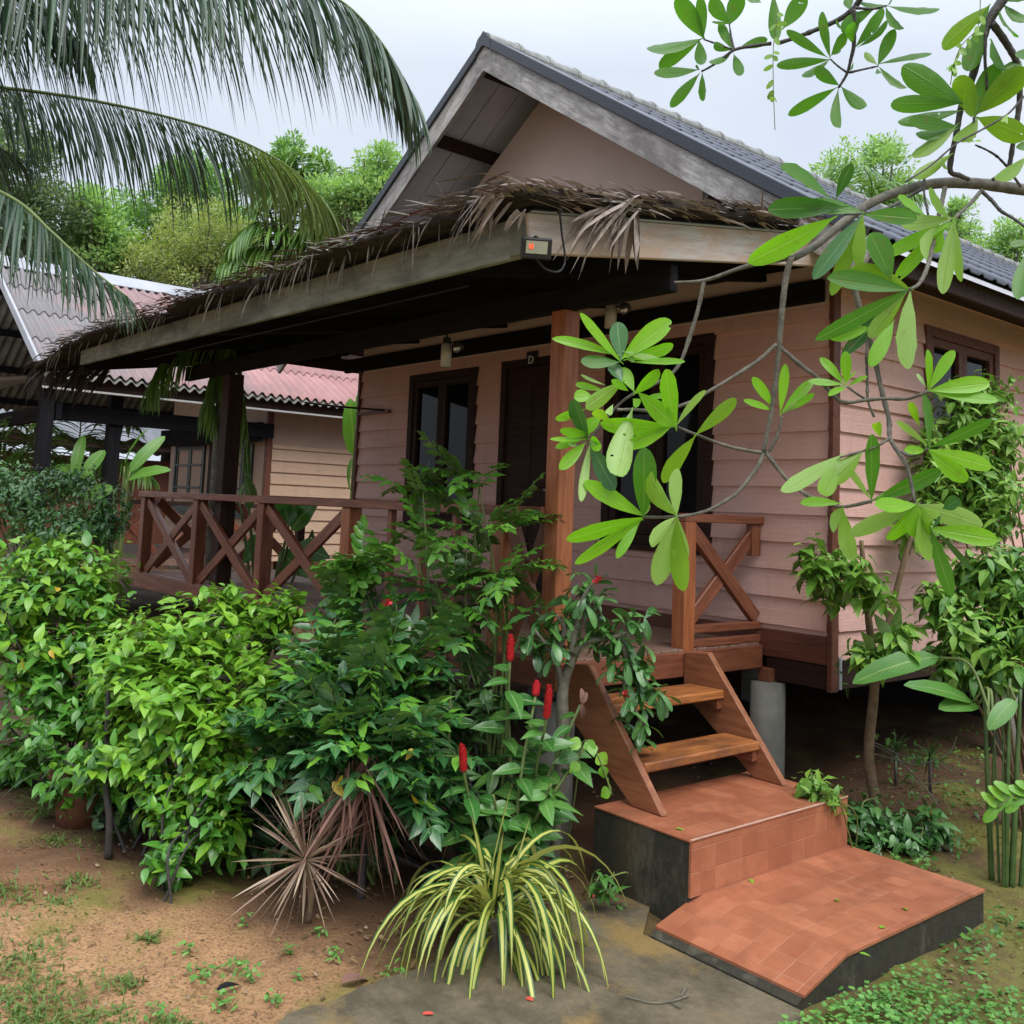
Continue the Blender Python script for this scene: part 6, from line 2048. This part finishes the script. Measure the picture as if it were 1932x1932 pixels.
branch([(1590, 220), (1530, 290), (1470, 350), (1380, 430)], 2.6, 2.4, .0055, .003, zE)
branch([(1590, 205), (1680, 290), (1750, 370), (1850, 430), (1960, 510)], 2.6, 2.5, .005, .003, zE, 'bark_dark')
branch([(1130, 200), (900, 330), (800, 365), (660, 390), (520, 400)], 2.45, 2.25, .004, .002, zE, 'bark_dark')
branch([(1155, 40), (1145, 150), (1150, 250), (1180, 410)], 2.45, 2.4, .0035, .002, zE, 'bark_dark')
branch([(1850, -120), (1750, 20), (1650, 180), (1590, 370), (1540, 560), (1480, 740), (1440, 830), (1400, 1050), (1350, 1330), (1430, 1380), (1500, 1410)], 2.5, 2.55, .013, .005, zB, 'bark_dark')
branch([(1680, 180), (1780, 320), (1870, 480), (1895, 640), (1895, 820), (1850, 1100), (1810, 1320), (1740, 1380), (1680, 1415)], 2.5, 2.6, .009, .004, zB, 'bark_dark')
branch([(1810, 1325), (1860, 1400), (1910, 1470)], 2.6, 2.6, .004, .003, zB, 'bark_dark')
branch([(1630, 250), (1625, 450), (1640, 710)], 2.5, 2.5, .005, .003, zB, 'bark_dark')
branch([(1540, 1080), (1535, 1000), (1540, 920)], 2.5, 2.5, .0035, .003, zB, 'bark_dark')
branch([(1800, 1310), (1720, 1230), (1640, 1180), (1550, 1140)], 2.6, 2.55, .003, .002, zB, 'bark_dark')
branch([(1930, 760), (1800, 900), (1600, 1020), (1400, 1130), (1200, 1300), (1000, 1430)], 2.45, 2.35, .0025, .0018, zB, 'bark_dark')
branch([(700, -90), (640, 0), (590, 70), (500, 140), (400, 190), (180, 280), (0, 340)], 2.7, 2.8, .0085, .0055, zB, 'bark_dark')
branch([(740, 205), (650, 217), (565, 236), (500, 285), (440, 322), (410, 337)], 2.8, 2.85, .0055, .0022, zD, 'bark_dark')
branch([(565, 236), (552, 180), (542, 115)], 2.82, 2.85, .003, .002, zD, 'bark_dark')
branch([(565, 236), (490, 210), (420, 185)], 2.82, 2.85, .003, .002, zD, 'bark_dark')
branch([(590, 70), (592, 200), (595, 350), (570, 470), (540, 580), (475, 690)], 2.7, 2.75, .0065, .003, zB, 'bark_dark')
branch([(540, 570), (470, 520), (410, 465)], 2.74, 2.75, .003, .002, zB, 'bark_dark')
branch([(560, 570), (670, 545), (785, 520)], 2.74, 2.75, .003, .002, zB, 'bark_dark')
branch([(600, 60), (700, 70), (780, 65), (850, 45)], 2.7, 2.75, .004, .0025, zB, 'bark_dark')

# leaf clusters: (origin, depth, [(base u, v, tip u, v, width, kind)])
K = {'b': 'canopy_fresh', 'g': 'canopy', 'p': 'canopy_pale', 'y': 'canopy_olive', 'o': 'canopy_olive', 'd': 'canopy_dark'}
CL = [
    (zA, 2.2, [(590, 360, 310, 55, 70, 'b'), (560, 320, 165, 190, 70, 'b'), (595, 340, 575, 105, 115, 'd'), (610, 340, 925, 85, 130, 'b'), (575, 370, 330, 370, 95, 'g'), (640, 350, 960, 270, 85, 'b'), (620, 300, 870, 365, 45, 'p'), (690, 370, 1015, 360, 48, 'b'), (690, 370, 640, 320, 40, 'p')]),
    (zA, 2.2, [(600, 500, 520, 395, 100, 'd'), (680, 560, 600, 410, 85, 'b'), (690, 580, 850, 430, 85, 'b'), (480, 520, 325, 462, 28, 'p'), (470, 560, 290, 515, 45, 'b'), (600, 510, 345, 690, 95, 'o'), (640, 560, 560, 500, 50, 'b')]),
    (zA, 2.18, [(680, 620, 730, 670, 60, 'b'), (720, 580, 955, 785, 120, 'b'), (665, 715, 535, 1170, 160, 'p'), (400, 600, 290, 600, 90, 'b'), (540, 660, 500, 740, 45, 'p')]),
    (zA, 2.18, [(965, 800, 880, 420, 130, 'b'), (975, 790, 1135, 550, 55, 'p'), (930, 805, 490, 820, 115, 'b'), (930, 805, 640, 940, 95, 'b'), (960, 590, 780, 600, 38, 'b')]),
    (zA, 2.16, [(370, 890, 280, 625, 110, 'd'), (370, 890, 125, 890, 42, 'b'), (330, 890, 170, 935, 50, 'b'), (350, 920, 190, 1085, 78, 'b'), (385, 930, 325, 1310, 58, 'p'), (390, 930, 570, 1225, 125, 'd'), (395, 890, 470, 930, 95, 'b'), (520, 770, 390, 660, 65, 'o'), (380, 860, 225, 845, 60, 'b'), (345, 690, 155, 750, 58, 'b'), (300, 930, 235, 930, 34, 'p'), (460, 740, 340, 830, 90, 'b'), (400, 900, 440, 950, 60, 'b')]),
    (zA, 2.2, [(1110, 850, 1375, 622, 88, 'y'), (1090, 880, 885, 1175, 112, 'y')]),
    (zA, 2.15, [(745, 1400, 765, 985, 145, 'g'), (740, 1400, 340, 1195, 125, 'b'), (735, 1420, 240, 1565, 112, 'b'), (735, 1430, 290, 1715, 92, 'b'), (710, 1470, 570, 1650, 65, 'b'), (755, 1400, 790, 1330, 30, 'p')]),
    (zA, 2.15, [(960, 1390, 735, 1140, 150, 'o'), (970, 1400, 1000, 1095, 105, 'p'), (960, 1420, 780, 1600, 95, 'p'), (965, 1440, 840, 1872, 135, 'p'), (975, 1440, 1010, 1897, 130, 'o'), (985, 1440, 1040, 1690, 50, 'p'), (965, 1395, 820, 1210, 50, 'p')]),
    (zC, 2.26, [(110, 570, -20, 370, 70, 'b'), (110, 600, -70, 520, 50, 'b'), (165, 600, 205, 272, 66, 'b'), (175, 620, 400, 370, 72, 'b'), (190, 610, 415, 485, 48, 'b'), (180, 620, 290, 540, 30, 'p')]),
    (zC, 2.2, [(620, 400, 465, 215, 68, 'b'), (640, 400, 645, 195, 72, 'b'), (650, 400, 700, 310, 32, 'p'), (660, 420, 770, 345, 36, 'b'), (620, 410, 380, 380, 62, 'b'), (640, 430, 530, 470, 50, 'b')]),
    (zC, 2.12, [(1235, 440, 1250, 168, 92, 'b'), (1250, 440, 1420, 170, 82, 'b'), (1220, 430, 1160, 330, 28, 'p'), (1260, 455, 1690, 390, 115, 'b'), (1270, 465, 1712, 555, 95, 'b')]),
    (zC, 2.06, [(1240, 860, 1230, 500, 135, 'g'), (1230, 850, 990, 650, 45, 'p'), (1270, 860, 1700, 685, 95, 'g'), (1260, 890, 1760, 1010, 112, 'b'), (1260, 910, 1505, 1110, 115, 'b'), (1210, 890, 1065, 890, 62, 'b'), (1170, 705, 1100, 530, 52, 'y')]),
    (zC, 2.1, [(825, 1240, 840, 788, 150, 'g'), (840, 1250, 1330, 1040, 112, 'g'), (815, 1240, 660, 1020, 44, 'p'), (890, 790, 850, 670, 60, 'y'), (850, 1250, 920, 1200, 40, 'p')]),
    (zC, 2.06, [(590, 935, 190, 1197, 125, 'p'), (590, 960, 445, 1265, 115, 'o'), (750, 910, 528, 1115, 132, 'o')]),
    (zC, 2.12, [(620, 1310, 488, 1465, 105, 'y'), (620, 1330, 650, 1690, 118, 'y'), (590, 1275, 320, 1255, 75, 'b')]),
    (zC, 2.04, [(1140, 1290, 715, 1527, 125, 'p'), (1160, 1290, 1605, 1425, 145, 'p'), (1140, 1285, 840, 1310, 120, 'b'), (1140, 1300, 960, 1545, 150, 'b'), (1150, 1300, 1170, 1520, 160, 'b'), (1155, 1290, 1165, 1625, 48, 'p'), (1200, 1330, 1205, 1690, 150, 'o'), (1190, 1310, 1290, 1400, 110, 'y')]),
    (zC, 2.02, [(1260, 1460, 1740, 1537, 125, 'b'), (1260, 1480, 1400, 1935, 115, 'g'), (1300, 1480, 1600, 1795, 42, 'd'), (1350, 1310, 1470, 1245, 95, 'd'), (1265, 1460, 1330, 1370, 40, 'd')]),
    (zB, 2.75, [(370, 440, 70, 245, 72, 'g'), (405, 440, 345, 100, 88, 'g'), (420, 430, 540, 270, 82, 'g'), (390, 470, 0, 515, 78, 'g'), (390, 480, 203, 622, 92, 'g'), (430, 430, 485, 400, 30, 'g')]),
    (zB, 2.75, [(470, 665, 300, 540, 92, 'g'), (440, 700, 95, 905, 92, 'g'), (470, 720, 425, 1068, 82, 'g'), (505, 690, 680, 862, 92, 'g')]),
    (zB, 2.72, [(590, 340, 545, 150, 82, 'g'), (615, 360, 850, 90, 105, 'g'), (640, 360, 870, 210, 82, 'g'), (590, 300, 620, 120, 60, 'g')]),
    (zB, 2.75, [(790, 500, 910, 240, 92, 'g'), (800, 500, 1195, 390, 85, 'g'), (770, 500, 685, 420, 55, 'p'), (800, 530, 1003, 690, 105, 'g'), (780, 540, 805, 612, 52, 'g'), (560, 555, 600, 490, 36, 'g')]),
    (zB, 2.73, [(880, 50, 1255, 110, 115, 'g'), (850, 60, 955, 245, 135, 'g'), (830, 40, 625, 55, 70, 'g'), (740, 80, 465, 235, 105, 'g'), (560, 70, 545, -20, 70, 'g'), (500, 230, 450, 160, 60, 'g'), (860, 40, 940, -60, 60, 'g')]),
    (zB, 2.5, [(1430, 800, 1000, 515, 195, 'g'), (1420, 810, 838, 820, 125, 'g'), (1420, 870, 958, 932, 115, 'g'), (1400, 980, 1060, 1215, 125, 'o'), (1390, 990, 1000, 960, 110, 'g'), (1400, 1010, 1080, 1090, 110, 'g')]),
    (zB, 2.5, [(1640, 60, 1296, 375, 130, 'o'), (1620, 170, 1480, 570, 130, 'g'), (1740, 80, 1805, 330, 105, 'g'), (1780, 40, 1960, 170, 110, 'g'), (1780, 0, 1960, 20, 90, 'g'), (1660, 40, 1560, 200, 60, 'g')]),
    (zB, 2.5, [(1540, 910, 1425, 615, 155, 'o'), (1550, 900, 1650, 555, 160, 'g'), (1580, 880, 1940, 550, 190, 'o'), (1580, 930, 1950, 1075, 170, 'o'), (1560, 940, 1415, 1170, 135, 'o'), (1800, 560, 1680, 318, 165, 'g'), (1530, 920, 1410, 780, 80, 'o'), (1640, 700, 1900, 480, 120, 'g')]),
    (zB, 2.42, [(1350, 1220, 1065, 1410, 95, 'o'), (1330, 1330, 1270, 1260, 60, 'y'), (1480, 1080, 1560, 1190, 70, 'o'), (1800, 900, 1760, 1000, 50, 'p')]),
    (zB, 2.5, [(1940, 1240, 1725, 1425, 115, 'o'), (1960, 1100, 1890, 1180, 70, 'g'), (1960, 380, 1880, 480, 90, 'g')]),
    (zD, 2.85, [(420, 175, 300, -5, 80, 'g'), (420, 170, 405, -10, 48, 'g'), (400, 185, 158, 252, 85, 'g'), (400, 190, 205, 312, 66, 'g'), (400, 195, 410, 312, 52, 'g')]),
    (zD, 2.85, [(540, 105, 450, -5, 75, 'g'), (545, 110, 585, -10, 75, 'g'), (545, 110, 465, 100, 30, 'g')]),
    (zD, 2.84, [(560, 230, 490, 122, 55, 'g'), (545, 235, 460, 212, 38, 'g'), (600, 220, 712, 190, 44, 'g'), (565, 260, 596, 352, 44, 'g'), (545, 255, 448, 326, 44, 'g')]),
    (zD, 2.85, [(385, 330, 188, 352, 52, 'g'), (395, 355, 290, 495, 54, 'g'), (415, 350, 432, 472, 54, 'g'), (400, 330, 385, 310, 20, 'g')]),
    (zD, 2.8, [(750, -20, 762, 186, 55, 'g'), (800, 128, 890, -10, 75, 'g'), (690, 10, 640, -20, 60, 'g')]),
    (zE, 2.25, [(390, 262, 22, 30, 190, 'g'), (640, 375, 222, 310, 145, 'g'), (460, 260, 575, -10, 85, 'd'), (640, 430, 285, 895, 125, 'd'), (640, 450, 430, 1025, 115, 'o'), (665, 410, 655, 800, 135, 'y'), (690, 400, 1075, 405, 125, 'g'), (500, 340, -70, 360, 165, 'g')]),
    (zD, 2.24, [(1020, 1035, 662, 1238, 105, 'b')]),
    (zE, 2.38, [(1360, 430, 925, 490, 110, 'p'), (1340, 470, 850, 705, 105, 'b'), (1320, 500, 915, 890, 105, 'b'), (1380, 460, 1280, 1022, 115, 'o'), (1385, 460, 1510, 882, 110, 'o'), (1240, 500, 1040, 755, 135, 'p'), (1290, 540, 1230, 695, 85, 'b'), (1340, 430, 1150, 215, 120, 'o'), (1150, 400, 960, 250, 150, 'b')]),
    (zE, 2.2, [(1020, 980, 575, 845, 175, 'o'), (880, 900, 760, 545, 205, 'g'), (1000, 990, 395, 905, 160, 'g'), (1000, 1000, 340, 1380, 125, 'g'), (980, 1030, 510, 1502, 105, 'd'), (990, 1030, 705, 1362, 115, 'o'), (1040, 1020, 1060, 1592, 250, 'p'), (720, 1290, 410, 1355, 110, 'b'), (900, 1250, 740, 1560, 110, 'b')]),
    (zE, 2.3, [(1960, 700, 1880, 1092, 115, 'g'), (1960, 600, 1830, 640, 62, 'g')]),
]
for z, d, ls in CL:
    by = {}
    for (bu, bv, tu, tv, w, k) in ls:
        jd = rng.uniform(-.05, .05)
        p, q = at(*z(bu, bv), d), at(*z(tu, tv), d + jd - .02)
        p = p - (q - p) * .09
        L = np.linalg.norm(q - p)
        W_ = w * ZS[z] * d / FPX
        ax = unit(q - p)
        sd = unit(np.cross(ax, CF))
        nn = unit(-CF + sd * rng.uniform(-.75, .75) + UP * .25 + ax * rng.uniform(-.1, .1))
        if k in ('p', 'o', 'y') or (k == 'g' and z in (zB, zD)):
            nn = -nn                                      # seen from below
        by.setdefault(k, []).append((p, ax, nn, L, W_))
    root = None
    for k, a in by.items():
        P, D, N, L, W_ = (np.array(x) for x in zip(*a))
        bd = rng.normal(.08, .10, len(P))
        o = leaves('leaf_cluster' if root is None else 'leaves', P, D, N, L * 1.02, W_ * 1.10, LF[K[k]], bt if root is None else root, 'obovate', bd, rng.uniform(.02, .50, len(P)), .05)
        root = root or o

# creeper strings hanging from the canopy
for pts, lab in (([(1461, -20), (1465, 40), (1459, 90), (1459, 160), (1462, 245)], 'thin hanging creeper with small round leaves against the open sky'), ([(1850, -10), (1845, 50), (1815, 85), (1800, 120), (1793, 160)], 'thin hanging creeper beside the dark upright branch')):
    d = 2.7 if pts[0][0] < 1500 else 2.45
    c = spline([at(x, y, d) for x, y in pts], 8)
    t = thing('hanging_creeper', lab, 'vine', tuple(c[0]), 'creepers hanging from the canopy')
    MB().tube(c, .0012, 5).build('string', MAT['twig_green'], t, True)
    k = rng.choice(len(c), 18)
    P = np.array([c[i] for i in k])
    leaves('foliage', P, rng.normal(0, .5, P.shape) - UP * .7, rng.normal(0, .5, P.shape) - CF, rng.uniform(.018, .03, 18), rng.uniform(.011, .016, 18), LF['canopy_pale'], t, 'oval', .1, .1)
